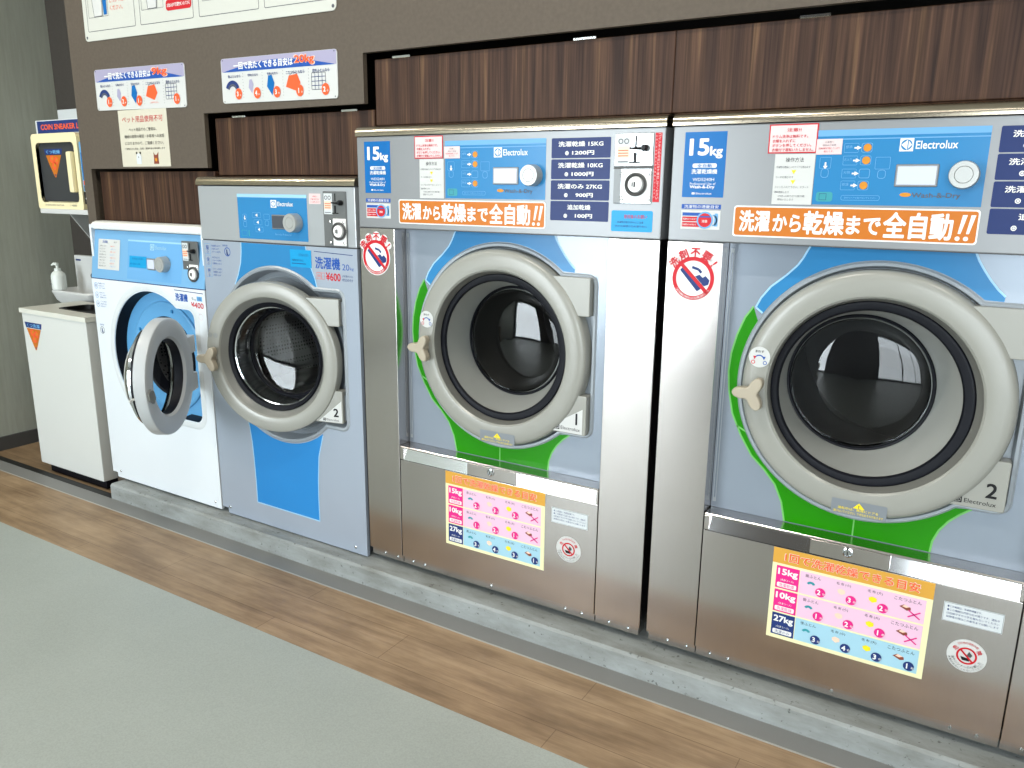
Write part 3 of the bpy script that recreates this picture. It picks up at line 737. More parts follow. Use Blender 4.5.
    p.rect(a, zl, e, zh, 'ink_red', 0); p.rect(a + .0025, zl + .0025, e - .0025, zh - .0025, 'pink_note', 1); p.text('注意!!', a + .036, zh - .015, a + .064, zh - .008, 'ink_red', 2, .02)
    for i, (t, wd) in enumerate((('ドラム洗浄は無料です。', .070), ('衣類を入れずに', .046), ('ボタンを押してください。', .078), ('衣類付で運転いたしません。', .083))):
        p.text(t, a + .008, zh - .0275 - i * .0088, a + .008 + wd, zh - .021 - i * .0088, 'ink_red', 2, .015)
    p.place('drum_cleaning_notice', hd, -.001)
    p = Pic(); a, e, zl, zh = X0 + .224 + dx, X0 + .304 + dx, 1.178, 1.279; p.rect(a, zl, e, zh, 'paper', 0); p.text('操作方法', a + .022, zh - .016, e - .022, zh - .007, 'ink_black', 1, .01)
    for z, t, u in ((.026, '洗濯物を機械に入れてドアを閉めます', .068), (.046, 'コースを選びます', .036), (.066, 'コインを入れて下さい。スタート', .068), (.076, '運転開始します', .03), (.084, '※お金を入れ終わりますと自動で運転', .062), (.091, '開始いたします', .04)):
        p.text(t, a + .004 + (.008 if z > .08 else 0), zh - z - .0022, a + .004 + u, zh - z + .0022, 'ink_grey', 1, .005)
    for z in (.036, .056): p.poly([((a + e) / 2 - .005, zh - z + .004), ((a + e) / 2 + .005, zh - z + .004), ((a + e) / 2, zh - z - .004)], 'yellow', 1)
    p.place('instruction_sheet', hd, -.001)
    p = Pic(); a, e, zl, zh = X0 + .304 + dx * .3, X0 + .353, 1.277 - dx, 1.307 - dx; p.rect(a, zl, e, zh, 'pink_note', 0)
    for i, t in enumerate(('お客様へ', '毎日のご利用', '定期点検を実施しています', '安心です。')): p.textc(t, (a + e) / 2, zh - .006 - i * .006, .004, 'ink_red' if i > 1 else 'ink_grey', 1, 0, .04)
    p.place('small_notice', hd, -.0012)
    for i, (t, n, w1) in enumerate((('洗濯乾燥 15KG', '1200円', .118), ('洗濯乾燥 10KG', '1000円', .118), ('洗濯のみ 27KG', '900円', .118), ('追加乾燥', '100円', .062))):
        zh = 1.323 - i * .0487; zl = zh - .0462; a, e = X0 + .622, X0 + .778; c = (a + e) / 2
        p = Pic(); p.rect(a, zl, e, zh, 'price_blue', 0, .003); p.text(t, c - w1 / 2, zh - .020, c + w1 / 2, zh - .008, 'ink_white', 1, .025, 3)
        wn = .058 if len(n) > 4 else .046; p.text(n, c + .028 - wn + .008, zl + .007, c + .036, zl + .017, 'ink_white', 1, .03, 3)
        p.ring(c - .036, zl + .0115, .003, .0048, 'ink_white', 1, 14); p.disc(c - .036, zl + .0115, .002, 'ink_white', 1); p.place('price_sticker', hd, 0)
    coin_unit(root, X0 + .789, X0 + .884, 1.173, 1.330, 1.254, 0, 'bright')
    p = Pic(); p.rect(X0 + .886, 1.178, X0 + .902, 1.329, 'ink_red', 0)
    for i, ch in enumerate('コインを入れる前に必ず確認してください'): p.textc(ch, X0 + .8965, 1.324 - i * .0076, .006, 'pink_note', 1, 0, .007)
    for i, ch in enumerate('お釣りは出ませんので両替してください'): p.textc(ch, X0 + .8895, 1.322 - i * .0078, .0035, 'pink_note', 1, 0, .004)
    p.place('red_strip_sticker', hd, 0)
    p = Pic(); a, e, zl, zh = X0 + .786, X0 + .889, 1.110, 1.158; p.rect(a, zl, e, zh, 'cyan', 0, .004); p.text('使用後のお願い', a + .032, zh - .018, e - .014, zh - .009, 'ink_red', 1, .01)
    p.text('洗濯物の取り忘れにご注意', a + .015, zh - .029, e - .022, zh - .024, 'ink_navy', 1, .01); p.text('次のお客様のため速やかに', a + .010, zl + .010, e - .013, zl + .015, 'ink_navy', 1, .01); p.place('blue_notice', hd, 0)
    # front stickers
    p = Pic(); prohibition(p, X0 + (.065 if number == '2' else .060), 1.012, .0485); p.place('no_detergent_sticker', root, 0)
    p = Pic(); capacity_guide(p, X0 + .296, X0 + .625, .191, .416); p.place('capacity_guide', lower, .001)
    p = Pic(); a, e, zl, zh = X0 + .645, X0 + .753, .340, .383; p.rect(a, zl, e, zh, 'paper_grey', 0); p.frame(a + .001, zl + .001, e - .001, zh - .001, .0006, 'ink_grey', 1)
    for i, (t, wd) in enumerate((('●この機械は、洗濯乾燥機です。', .062), ('●この機械の内容は右の通りです。運転中', .094), ('　は危険ですので手を触れないでください', .094), ('　故障等の際はこの番号までお願いします', .094))):
        p.text(t, a + .007, zh - .011 - i * .0078, a + .007 + wd, zh - .006 - i * .0078, 'ink_navy', 1, .008)
    p.place('information_plate', lower, .001)
    p = Pic(); no_smoking(p, X0 + .699, .273, .0365); p.place('danger_sticker', lower, .001)
    return root
washer_dryer(0.0, '1', 'stainless steel washer-dryer with a white triangle marked 1, beside the grey 20 kg washer')
washer_dryer(0.9283, '2', 'nearest stainless steel washer-dryer, numbered 2 in black on its grey door hinge')

# ------------------------------------------------------------------ grey 20 kg washer
def grey_washer():
    X0, X1 = -.698, -.013; D = .80; XC, ZC = -.358, .6755
    root = thing('washing_machine', ((X0 + X1) / 2, .4, .061), 'grey 20 kg washer with its round door ajar and a 600 yen price', 'washing machine')
    MB().shell(X0 + .001, X1 - .001, .012, D, .075, 1.226, .012, 'dark_side').build('body', root)
    add_feet((X0 + .06, X1 - .06), (.08, D - .08), root)
    hole = outline(XC, ZC, .270, -.083, .892, .484, .006)
    fr = MB(); fr.plate([(X0 + .03, .066), (X1, .066), (X1, 1.0305), (X0, 1.0305), (X0, .085), (X0 + .03, .085)], hole, 0, .012, 'washer_grey'); front = fr.build('front_panel', root, smooth=False)
    lip = MB(); O = lambda g: outline(XC, ZC, .270, -.083, .892, .484, g)
    lip.band([(O(.018), -.0003), (O(.013), -.004), (O(.006), -.002), (O(.0), .02), (O(-.002), .042)], 'lip_grey'); lip.plate(O(-.002), circ(XC, ZC, .195, 72), .042, .046, 'recess_grey')
    lip.lathe([(.255, .0419), (.250, .036), (.244, .0419)], XC, ZC, 'lip_grey', 80); lip.build('door_recess', root)
    h = MB(); h.box(X0, X1, -.001, .05, 1.034, 1.206, 'satin_light', .004); h.box(X0 + .001, X1 - .001, .004, .05, 1.029, 1.035, 'dark_grey'); hd = h.build('control_panel', root)
    c = MB(); c.prism_x([(.07, 1.2085), (-.005, 1.2085)] + [(.017 - .022 * math.cos(math.radians(a)), 1.2135 + .022 * math.sin(math.radians(a))) for a in range(0, 91, 9)] + [(.07, 1.2355)], X0 - .004, X1 + .002, 'cap_steel'); c.box(X0, X1, .07, D, 1.2085, 1.2355, 'cap_steel'); c.build('top_cap', root)
    g = MB(); g.lathe([(.197, .043), (.19, .034), (.182, .04), (.178, .07)], XC, ZC, 'gasket', 80); g.build('gasket', root)
    dr = MB(); dr.lathe([(.182, .055), (.182, .10), (.235, .115), (.24, .13), (.24, .55)], XC, ZC, 'drum_perforated', 96, cap=True)
    for k in range(3):
        a = math.radians(100 + 120 * k); cx, cz = XC + .225 * math.cos(a), ZC + .225 * math.sin(a)
        dr.tube([(cx, .14, cz), (cx, .54, cz)], [.03, .03], 'drum_inner', 14)
    dr.build('drum', root)
    add_screws(((-.669 + .012, .090), (-.061, .086)), 0, front, .006)
    # door ajar
    hx = -.0569; r = .2407; DX = hx - r - .04; H0 = .0013; ZR = ZC; ZC = ZC + .006
    d = MB(); d.lathe([(.236, .030), (r, .024), (r, .004), (.238, -.003), (.232, -.0065), (.215, -.0085), (.200, -.008), (.193, -.005), (.190, .0)], DX, ZC, 'door_plastic', 120)
    d.lathe([(.190, .0), (.183, .010), (.174, .02)], DX, ZC, 'door_slope', 96)
    d.lathe([(.236, .030), (.20, .034), (.168, .034)], DX, ZC, 'recess_grey', 96)
    d.prism(hinge_poly(DX, ZC, .22, -.089, ZC + .115, ZC + .198), .001, .034, 'door_plastic', .003)
    d.prism(hinge_poly(DX, ZC, .22, -.089, ZC - .189, ZC - .085), .001, .034, 'door_plastic', .003)
    d.box(-.089, -.05, .012, .03, ZC + .12, ZC + .19, 'recess_grey', .003); d.box(-.089, -.05, .012, .03, ZC - .18, ZC - .10, 'recess_grey', .003)
    door = d.build('door', root, origin=(hx, H0, ZC)); door['label'] = 'door swung slightly open'
    gk = MB(); gk.lathe([(.174, .018), (.170, .014), (.160, .020), (.158, .034)], DX, ZC, 'gasket', 96); gk.build('gasket', door)
    bw = MB(); bw.lathe([(.160, .030), (.155, .033), (.152, .045), (.148, .075), (.144, .098)], DX, ZC, 'chrome', 96); bw.lathe([(.145, .096), (.141, .093), (.137, .100)], DX, ZC, 'gasket', 96); bw.build('bowl_rim', door)
    gl = MB(); gl.lathe([(.139 * math.sin(t * PI / 20) if t else .0005, .100 + .02 * math.cos(t * PI / 20)) for t in range(10, -1, -1)], DX, ZC, 'glass_door', 72, cap=True); gl.build('door_glass', door)
    kn = MB(); kx = DX - .213; star_knob(kn, kx, ZC - .012, -.040, -.022, .043, 'knob_beige', PI); kn.lathe([(.020, -.024), (.013, -.006)], kx, ZC - .012, 'knob_beige', 24); kn.build('handle', door)
    p = Pic(); p.poly([(-.176, ZC - .186), (-.093, ZC - .186), (-.093, ZC - .116)], 'paper', 0); p.text('2', -.122, ZC - .168, -.104, ZC - .141, 'ink_black', 1, .03, 4); p.logo(-.160, ZC - .183, -.150, ZC - .174, 'ink_black', 'paper', 1); p.text('Electrolux', -.147, ZC - .182, -.104, ZC - .175, 'ink_black', 1); p.place('number_label', door, .001)
    p = Pic()
    for q, t in ((-1, '開'), (1, '閉')): p.ring(DX - .208 + q * .011, ZC + .062, .006, .0075, 'recess_grey', 0, 16); p.textc(t, DX - .208 + q * .011, ZC + .062, .006, 'recess_grey', 0)
    p.place('turning_sign', door, -.0085)
    door.rotation_euler = (0, 0, math.radians(12.7)); ZC = ZR
    # film graphics
    arc = lambda a0, a1, rr, n=30: [(XC + rr * math.cos(math.radians(a0 + (a1 - a0) * i / n)), ZC + rr * math.sin(math.radians(a0 + (a1 - a0) * i / n))) for i in range(n + 1)]
    L_ = [(-.506, 1.030), (-.508, 1.0), (-.514, .965), (-.530, .925), (-.548, .893)]; R_ = [(-.177, .903), (-.186, .935), (-.203, .972), (-.213, 1.0), (-.219, 1.030)]
    p = Pic(); p.poly(L_ + arc(131, 51, .289) + R_, 'film_blue', 0); p.line(L_, .004, 'edge_blue', 1); p.line(R_, .004, 'edge_blue', 1); p.place('blue_film', front, 0)
    L_ = [(-.533, .447), (-.525, .410), (-.518, .360), (-.514, .30), (-.5115, .22), (-.511, .141)]; R_ = [(-.215, .139), (-.215, .22), (-.212, .29), (-.205, .365), (-.190, .415), (-.183, .438)]
    p = Pic(); p.poly(L_ + R_ + arc(-53, -127, .2905), 'film_blue_strong', 0); p.line(L_, .004, 'edge_blue', 1); p.line(R_, .004, 'edge_blue', 1); p.line([(-.511, .141), (-.215, .139)], .004, 'edge_blue', 1); p.place('blue_film', front, 0)
    # header artwork
    p = Pic(); x0, x1, z0, z1 = -.509, -.204, 1.044, 1.182; p.rect(x0, z0, x1, z1, 'film_blue', 0); p.rect(x0, z1 - .010, x1, z1, 'edge_blue', 1)
    p.logo(-.358, 1.142, -.333, 1.165, 'ink_white', 'film_blue', 1); p.text('Electrolux', -.329, 1.147, -.262, 1.160, 'ink_white', 1, .015, 3)
    p.frame(-.488, 1.098, -.470, 1.120, .0008, 'ink_lightblue', 1, .003); p.poly([(-.477, 1.115), (-.480, 1.115), (-.480, 1.108), (-.483, 1.108), (-.4785, 1.101), (-.474, 1.108), (-.477, 1.108)], 'ink_white', 2); p.frame(-.487, 1.080, -.471, 1.098, .001, 'ink_lightblue', 1, .007)
    for i, z in enumerate((1.118, 1.096, 1.074)):
        p.frame(-.444 + i * .006, z - .008, -.405 + i * .004, z + .008, .0008, 'ink_lightblue', 1, .004); p.poly([(-.430 + i * .004, z), (-.420 + i * .004, z + .005), (-.420 + i * .004, z - .005)], 'ink_white', 2)
    p.frame(-.392, 1.105, -.366, 1.122, .0007, 'ink_lightblue', 1, .003); p.frame(-.388, 1.086, -.371, 1.102, .001, 'ink_lightblue', 1, .006)
    p.frame(-.497, 1.052, -.472, 1.070, .001, 'teal', 1, .003); p.rect(-.465, 1.052, -.461, 1.070, 'teal', 1); p.textc('Electrolux Professional', -.31, 1.062, .006, 'ink_lightblue', 1, 0, .07); p.place('control_overlay', hd, -.001)
    ds = MB(); ds.box(-.355, -.289, -.005, 0, 1.078, 1.121, 'satin_grey', .0015, 1); ds.box(-.352, -.292, -.0058, -.004, 1.081, 1.118, 'lcd_dark'); ds.build('display', hd)
    control_knob(hd, -.253, 1.099, .028, -.0015, .028)
    coin_unit(root, -.137, -.045, 1.034, 1.193, 1.120, -.001, 'dark')
    p = Pic(); p.rect(-.194, 1.156, -.147, 1.186, 'pink_note', 0)
    for i, t in enumerate(('お客様へ', '衣類の取り忘れ', 'にご注意ください')): p.textc(t, -.1705, 1.178 - i * .008, .0045, 'ink_red', 1, 0, .04)
    p.place('small_notice', hd, -.001)
    p = Pic(); p.text('洗濯機', -.182, .966, -.081, 1.002, 'ink_blue', 0, .025, 4); p.text('20', -.073, .967, -.045, .985, 'ink_blue', 0, .01, 3); p.text('kg', -.042, .966, -.028, .977, 'ink_blue', 0)
    p.line([(-.185, 1.017), (-.03, 1.012)], .002, 'ink_navy', 0); p.frame(-.178, .935, -.160, .955, .001, 'ink_orange', 0); p.textc('1回', -.169, .945, .007, 'ink_orange', 0); p.frame(-.158, .935, -.145, .955, .001, 'ink_orange', 0)
    p.text('¥600', -.140, .933, -.081, .957, 'ink_red', 0, .02, 3); p.text('(洗濯のみ)', -.074, .946, -.032, .953, 'ink_navy', 0, .01); p.text('約30分', -.074, .934, -.032, .943, 'ink_navy', 0, .01); p.place('price_lettering', front, 0)
    p = Pic(); p.rect(-.287, .966, -.197, 1.019, 'cyan', 0); p.text('使用後のお願い', -.25, .999, -.205, 1.008, 'film_blue', 1); p.text('洗濯物の取り忘れに', -.280, .984, -.230, .990, 'ink_navy', 1, .01); p.line([(-.28, .977), (-.22, .977)], .002, 'ink_navy', 1); p.place('blue_notice', front, -.0005)
    p = Pic()
    for i, z in enumerate((1.003, .965, .927)):
        p.frame(-.688, z - .017, -.658, z + .017, .001, 'ink_lightblue', 0, .002); p.textc(('服', '金', '押')[i], -.673, z + .004, .014, 'ink_blue', 0); p.textc(('①', '②', '③')[i], -.673, z - .011, .009, 'ink_blue', 0)
        for q in range(3): p.textc(('洗濯物を入れて', 'お金を入れて', 'スタートを押す')[(i + q) % 3], -.652, z + .011 - q * .010, .006, 'ink_blue', 0, .005, .06, True)
    p.place('instruction_lettering', front, 0); p = Pic(); p.ring(-.575, .997, .012, .0145, 'ink_blue', 0, 20); p.poly([(-.580, 1.004), (-.576, 1.005), (-.573, .990), (-.569, .988), (-.572, .984), (-.580, .988)], 'ink_navy', 0); p.textc('洗剤不要', -.585, 1.017, .006, 'ink_blue', 0, .005); p.place('no_detergent_lettering', front, 0)
    return root
grey_washer()

# ------------------------------------------------------------------ white 9 kg washer with the open door
def white_washer():
    X0, X1 = -1.360, -.706; D = .68; XC, ZC = -1.0135, .592
    root = thing('washing_machine', ((X0 + X1) / 2, .35, .061), 'white washer with light blue control panel and its round door wide open', 'washing machine')
    MB().shell(X0 + .001, X1 - .001, .012, D, .08, 1.062, .012, 'white_enamel').build('body', root)
    add_feet((X0 + .095, X1 - .06), (.06, D - .06), root, .026)
    O = lambda g: outline(XC, ZC, .240, -.776, .783, .384, g, cr=.03)
    fr = MB(); fr.plate([(X0 + .03, .070), (X1, .070), (X1, .861), (X0, .861), (X0, .088), (X0 + .03, .088)], O(.004), 0, .012, 'white_enamel'); front = fr.build('front_panel', root, smooth=False)
    lip = MB(); lip.band([(O(.030), -.0003), (O(.022), -.003), (O(.008), -.001), (O(.004), .004)], 'paper_grey'); lip.band([(O(.004), .004), (O(-.001), .03), (O(-.003), .048)], 'gasket')
    lip.build('recess_lip', root)
    rc = MB(); rc.plate(O(-.003), circ(XC + .02, ZC, .150, 64), .046, .050, 'inner_blue')
    rc.lathe([(.205, .0458), (.203, .040), (.197, .038), (.191, .040), (.150, .044), (.146, .050)], XC + .02, ZC, 'inner_blue', 80)
    for a in (75, 150, 200): rc.box(XC + .02 + .178 * math.cos(math.radians(a)) - .004, XC + .02 + .178 * math.cos(math.radians(a)) + .004, .036, .044, ZC + .178 * math.sin(math.radians(a)) - .006, ZC + .178 * math.sin(math.radians(a)) + .006, 'film_blue', .001, 1)
    rc.build('door_recess', root)
    gk = MB(); gk.lathe([(.150, .044), (.146, .038), (.138, .042), (.136, .085)], XC + .02, ZC, 'gasket', 72); gk.build('gasket', root)
    dr = MB(); dr.lathe([(.138, .07), (.14, .10), (.2, .11), (.2, .45)], XC + .02, ZC, 'drum_perforated', 72, cap=True); dr.build('drum', root)
    tilt = lambda z: (z - .863) / .181 * .027
    h = MB(); h.prism_x([(0, .864), (.027, 1.043), (.06, 1.043), (.06, .864)], X0, X1, 'header_blue', .002); hd = h.build('control_panel', root)
    sm = MB(); sm.box(X0 + .001, X1 - .001, .003, .05, .8605, .8645, 'ink_navy'); sm.build('panel_seam', hd)
    c = MB(); c.prism_x([(.07, 1.045), (.022, 1.045), (.019, 1.049), (.021, 1.060), (.028, 1.069), (.042, 1.074), (.07, 1.075)], X0 - .001, X1 + .001, 'white_cap'); c.box(X0, X1, .07, D, 1.045, 1.062, 'white_cap'); c.build('top_cap', root)
    add_screws(((-1.305, .098), (-.737, .092)), 0, front, .005)
    # door wide open
    hx, hy, r = -.754, -.010, .187; DX = hx - r - .042; zc = .612
    d = MB(); d.lathe([(.183, .030), (r, .026), (r, -.002), (.185, -.007), (.178, -.010), (.150, -.010), (.128, -.006), (.121, .002)], DX, zc, 'door_light', 100)
    d.lathe([(.121, .002), (.118, .012), (.118, .03)], DX, zc, 'gasket', 80); d.lathe([(.183, .030), (.165, .032)], DX, zc, 'white_cap', 80)
    d.box(hx - .075, hx + .004, -.002, .026, zc + .035, zc + .095, 'door_light', .004); d.box(hx - .075, hx + .004, -.002, .026, zc - .095, zc - .035, 'door_light', .004)
    door = d.build('door', root, origin=(hx, hy, zc)); door['label'] = 'door swung wide open'
    bw = MB(); bw.lathe([(.167, .030), (.165, .046), (.150, .048)], DX, zc, 'gasket', 80); bw.lathe([(.158, .046), (.157, .058), (.146, .062)], DX, zc, 'chrome', 80); bw.build('bowl_rim', door)
    gl = MB(); gl.lathe([(.148, .058), (.138, .07), (.115, .088), (.08, .10), (.0005, .104)], DX, zc, 'glass_door', 64, cap=True); gl.build('door_glass', door)
    lt = MB(); lt.box(DX - .195, DX - .165, .036, .042, zc - .036, zc - .030, 'paper', .001, 1); lt.build('latch', door)
    kn = MB(); kn.prism([(DX - .183, zc - .012), (DX - .176, zc - .036), (DX - .150, zc - .050), (DX - .136, zc - .035), (DX - .146, zc - .012), (DX - .165, zc - .002)], -.016, -.008, 'door_slope', .003); kn.build('handle', door)
    door.rotation_euler = (0, 0, math.radians(122))
    # header artwork on the sloping panel
    T = tilt
    p = Pic(); p.rect(-1.320, .899, -1.186, 1.010, 'paper', 1); p.frame(-1.322, .897, -1.184, 1.012, .002, 'ink_lightblue', 0); p.textc('洗濯機', -1.278, 1.0, .010, 'ink_blue', 2, .01); p.textc('使い方', -1.215, 1.0, .006, 'ink_grey', 2)
    for i in range(8):
        p.textc(('洗濯物を入れます', 'お金を入れます', 'スタートボタン', '運転を開始します')[i % 4], -1.312, .985 - i * .0105, .005, 'ink_grey', 2, 0, .055, True); p.textc(('約30分です', 'ご利用ください', 'お願いします')[i % 3], -1.245, .985 - i * .0105, .005, 'ink_lightblue' if i % 2 else 'ink_orange', 2, 0, .05, True)
    p.place('instruction_sheet', hd, 0, T)
    p = Pic(); p.rect(-1.138, .874, -.828, 1.014, 'ink_lightblue', 0, .002); p.rect(-1.138, 1.008, -.828, 1.014, 'edge_blue', 1); p.logo(-1.008, .981, -.985, 1.003, 'ink_paleblue', 'ink_lightblue', 1); p.text('Electrolux', -.980, .985, -.918, .998, 'ink_paleblue', 1, .01)
    p.rect(-1.126, .916, -1.026, .957, 'cyan', 2); p.text('使用後のお願い', -1.11, .944, -1.04, .951, 'film_blue', 3); p.text('取り忘れにご注意', -1.12, .926, -1.06, .932, 'label_blue', 3); p.place('control_overlay', hd, 0, T)
    ds = MB(); y = T(.932); ds.box(-1.018, -.972, y - .005, y + .001, .912, .953, 'satin_grey', .0015, 1); ds.box(-1.014, -.976, y - .0056, y - .004, .917, .949, 'lcd'); ds.build('display', hd)
    control_knob(hd, -.918, .937, .027, T(.937), .028)
    coin_unit(root, -.822, -.738, .869, 1.022, .948, 0, 'dark', T)
    p = Pic(); p.text('洗濯機', -.865, .814, -.798, .842, 'ink_blue', 0, .03, 3); p.text('9', -.777, .822, -.769, .834, 'ink_grey', 0, .01); p.text('kg', -.766, .821, -.755, .830, 'ink_grey', 0); p.rect(-.750, .822, -.722, .838, 'ink_lightblue', 0); p.textc('1回', -.736, .83, .01, 'ink_navy', 1)
    p.line([(-.868, .852), (-.715, .849)], .0025, 'ink_navy', 0); p.text('約', -.820, .801, -.812, .808, 'ink_blue', 0); p.text('30分', -.810, .799, -.798, .804, 'ink_blue', 0); p.text('¥400', -.783, .797, -.717, .817, 'ink_red', 0, .02, 3)
    p.ring(-.735, .768, .010, .0115, 'pink_note', 0, 20); p.textc('お客様へ', -.735, .778, .004, 'pink_note', 0); p.place('price_lettering', front, 0)
    p = Pic()
    for i, z in enumerate((.835, .800, .766)):
        p.ring(-1.335, z, .010, .0115, 'ink_lightblue', 0, 18); p.textc(('服', '金', '押')[i], -1.335, z, .009, 'ink_blue', 0)
        for q in range(3): p.textc(('洗濯物を入れて', 'お金を入れて', 'スタートを押す')[(i + q) % 3], -1.318, z + .010 - q * .009, .0055, 'ink_blue', 0, .004, .05, True)
    p.place('instruction_lettering', front, 0); p = Pic(); p.ring(-1.325, .665, .012, .014, 'ink_grey', 0, 20); p.poly([(-1.330, .672), (-1.325, .673), (-1.322, .660), (-1.316, .656), (-1.328, .655)], 'ink_navy', 0); p.textc('洗剤不要', -1.325, .686, .006, 'ink_blue', 0); p.place('no_detergent_lettering', front, 0)
    return root
white_washer()

# ------------------------------------------------------------------ alcove: shoe washer cabinet, basin, soap, shoe dryer
def pennant(p, x0, x1, z0, z1, t):
    w = x1 - x0; h = z1 - z0; X = lambda u: x0 + u * w; Z = lambda v: z1 - v * h
    p.poly([(X(0), Z(0)), (X(1), Z(0)), (X(.95), Z(.2)), (X(.05), Z(.2))][::-1], 'ink_navy', 0)
    p.text(t, X(.12), Z(.17), X(.88), Z(.04), 'ink_lightblue', 1, .03)
    p.poly([(X(.08), Z(.22)), (X(.92), Z(.22)), (X(.72), Z(.62)), (X(.52), Z(1)), (X(.46), Z(1)), (X(.26), Z(.62))][::-1], 'banner_orange', 0)
    for u, v in ((.4, .36), (.62, .42), (.5, .6)): p.disc(X(u), Z(v), w * .12, 'ink_orange', 1); p.disc(X(u) + w * .03, Z(v) + h * .02, w * .05, 'amber', 2)
    p.disc(X(.5), Z(.92), w * .03, 'ink_navy', 1)
def shoe_washer():
    X0, X1 = -1.905, -1.430; root = thing('shoe_washer', ((X0 + X1) / 2, .13, -.02), 'plain white box-shaped shoe washer with a dark top opening and an orange pennant sticker', 'shoe washer')
    MB().box(X0 + .005, X1 - .005, 0, .255, .022, .684, 'bin_white', .006).build('cabinet', root)
    t = MB(); t.plate([(X0 - .002, -.005), (X1 + .002, -.005), (X1 + .002, .26), (X0 - .002, .26)], rrect(X0 + .14, .075, X1 - .03, .215, .03), .684, .703, 'bin_lid')
    t.v = [(x, z, y) for x, y, z in t.v]; t.build('top_rim', root, smooth='fix')
    wl = MB(); wl.plate(rrect(X0 + .138, .073, X1 - .028, .217, .03), rrect(X0 + .148, .083, X1 - .038, .207, .025), .685, .705, 'black'); wl.v = [(x, z, y) for x, y, z in wl.v]
    wl.box(X0 + .14, X1 - .03, .075, .215, .6845, .6855, 'black'); wl.build('opening', root)
    k = MB(); k.box(X0 + .05, X1 - .015, .016, .24, -.014, .022, 'gasket')
    k.build('toe_base', root)
    for x in (X0 + .08, X1 - .05):
        for y in (.05, .21): f = MB(); f.lathe([(.02, -.02), (.02, -.008), (.012, .0)], x, y, 'dark_metal', 16, ax='z', cap=True); f.build('foot', root)
    p = Pic(); pennant(p, X0 + .022, X0 + .150, .530, .646, 'くつ洗濯'); p.place('pennant_sticker', root, 0)
shoe_washer()
def basin():
    root = thing('wash_basin', (-1.99, .38, -.02), 'white wash basin with upright back panel behind the shoe washer', 'basin')
    m = MB(); m.box(-2.07, -1.92, .32, .48, -.02, .66, 'basin_white', .01); m.build('pedestal', root)
    b = MB(); n = 12; outer = lambda g: rrect(-2.175 + g, .265 + g, -1.84 - g, .49 - g, .05)
    loops = [(outer(.035), .660), (outer(.012), .69), (outer(0), .728), (outer(.004), .735), (outer(.016), .735), (outer(.024), .72), (outer(.06), .69)]
    b.band(loops, 'basin_white'); o = len(b.v) - 28; b.f.append(tuple(range(o, o + 28))); b.m.append(0); b.f.append(tuple(range(28))); b.m.append(0)
    b.v = [(x, z, y) for x, y, z in b.v]; b.build('bowl', root, smooth='fix')
    q = MB(); q.box(-2.160, -1.85, .40, .425, .70, .886, 'basin_white', .006); back = q.build('back_panel', root)
    p = Pic(); p.rect(-2.145, .860, -2.105, .868, 'ink_navy', 0); p.place('badge', back, .40)
    kk = MB(); kk.lathe([(.016, .40), (.016, .375), (.011, .368)], -1.975, .80, 'dark_grey', 20, cap=True); kk.build('tap_knob', back)
basin()
def soap():
    x, y, z = -2.112, .290, .7355
    root = thing('soap_bottle', (x, y, z), 'white pump soap bottle on the rim of the wash basin', 'bottle')
    b = MB(); b.lathe([(.002, z), (.028, z + .001), (.031, z + .006), (.031, z + .062), (.028, z + .074), (.018, z + .084), (.012, z + .088)], x, y, 'soap_white', 32, ax='z'); b.v = [(x + (a - x) * 1.0, b_, c) for a, b_, c in b.v]; b.build('bottle', root)
    pm = MB(); pm.lathe([(.014, z + .084), (.014, z + .098), (.006, z + .099), (.006, z + .116)], x, y, 'soap_white', 24, ax='z', cap=True)
    pm.tube([(x + .004, y, z + .116), (x - .014, y - .006, z + .118), (x - .026, y - .010, z + .112)], [.008, .006, .004], 'soap_white'); pm.build('pump', root)
    p = Pic(); p.textc('手洗い', x - .012, z + .045, .012, 'ink_grey', 0, 0, .02); p.textc('洗剤', x - .012, z + .028, .012, 'ink_grey', 0, 0, .02); p.place('print', root, y - .0315)
soap()
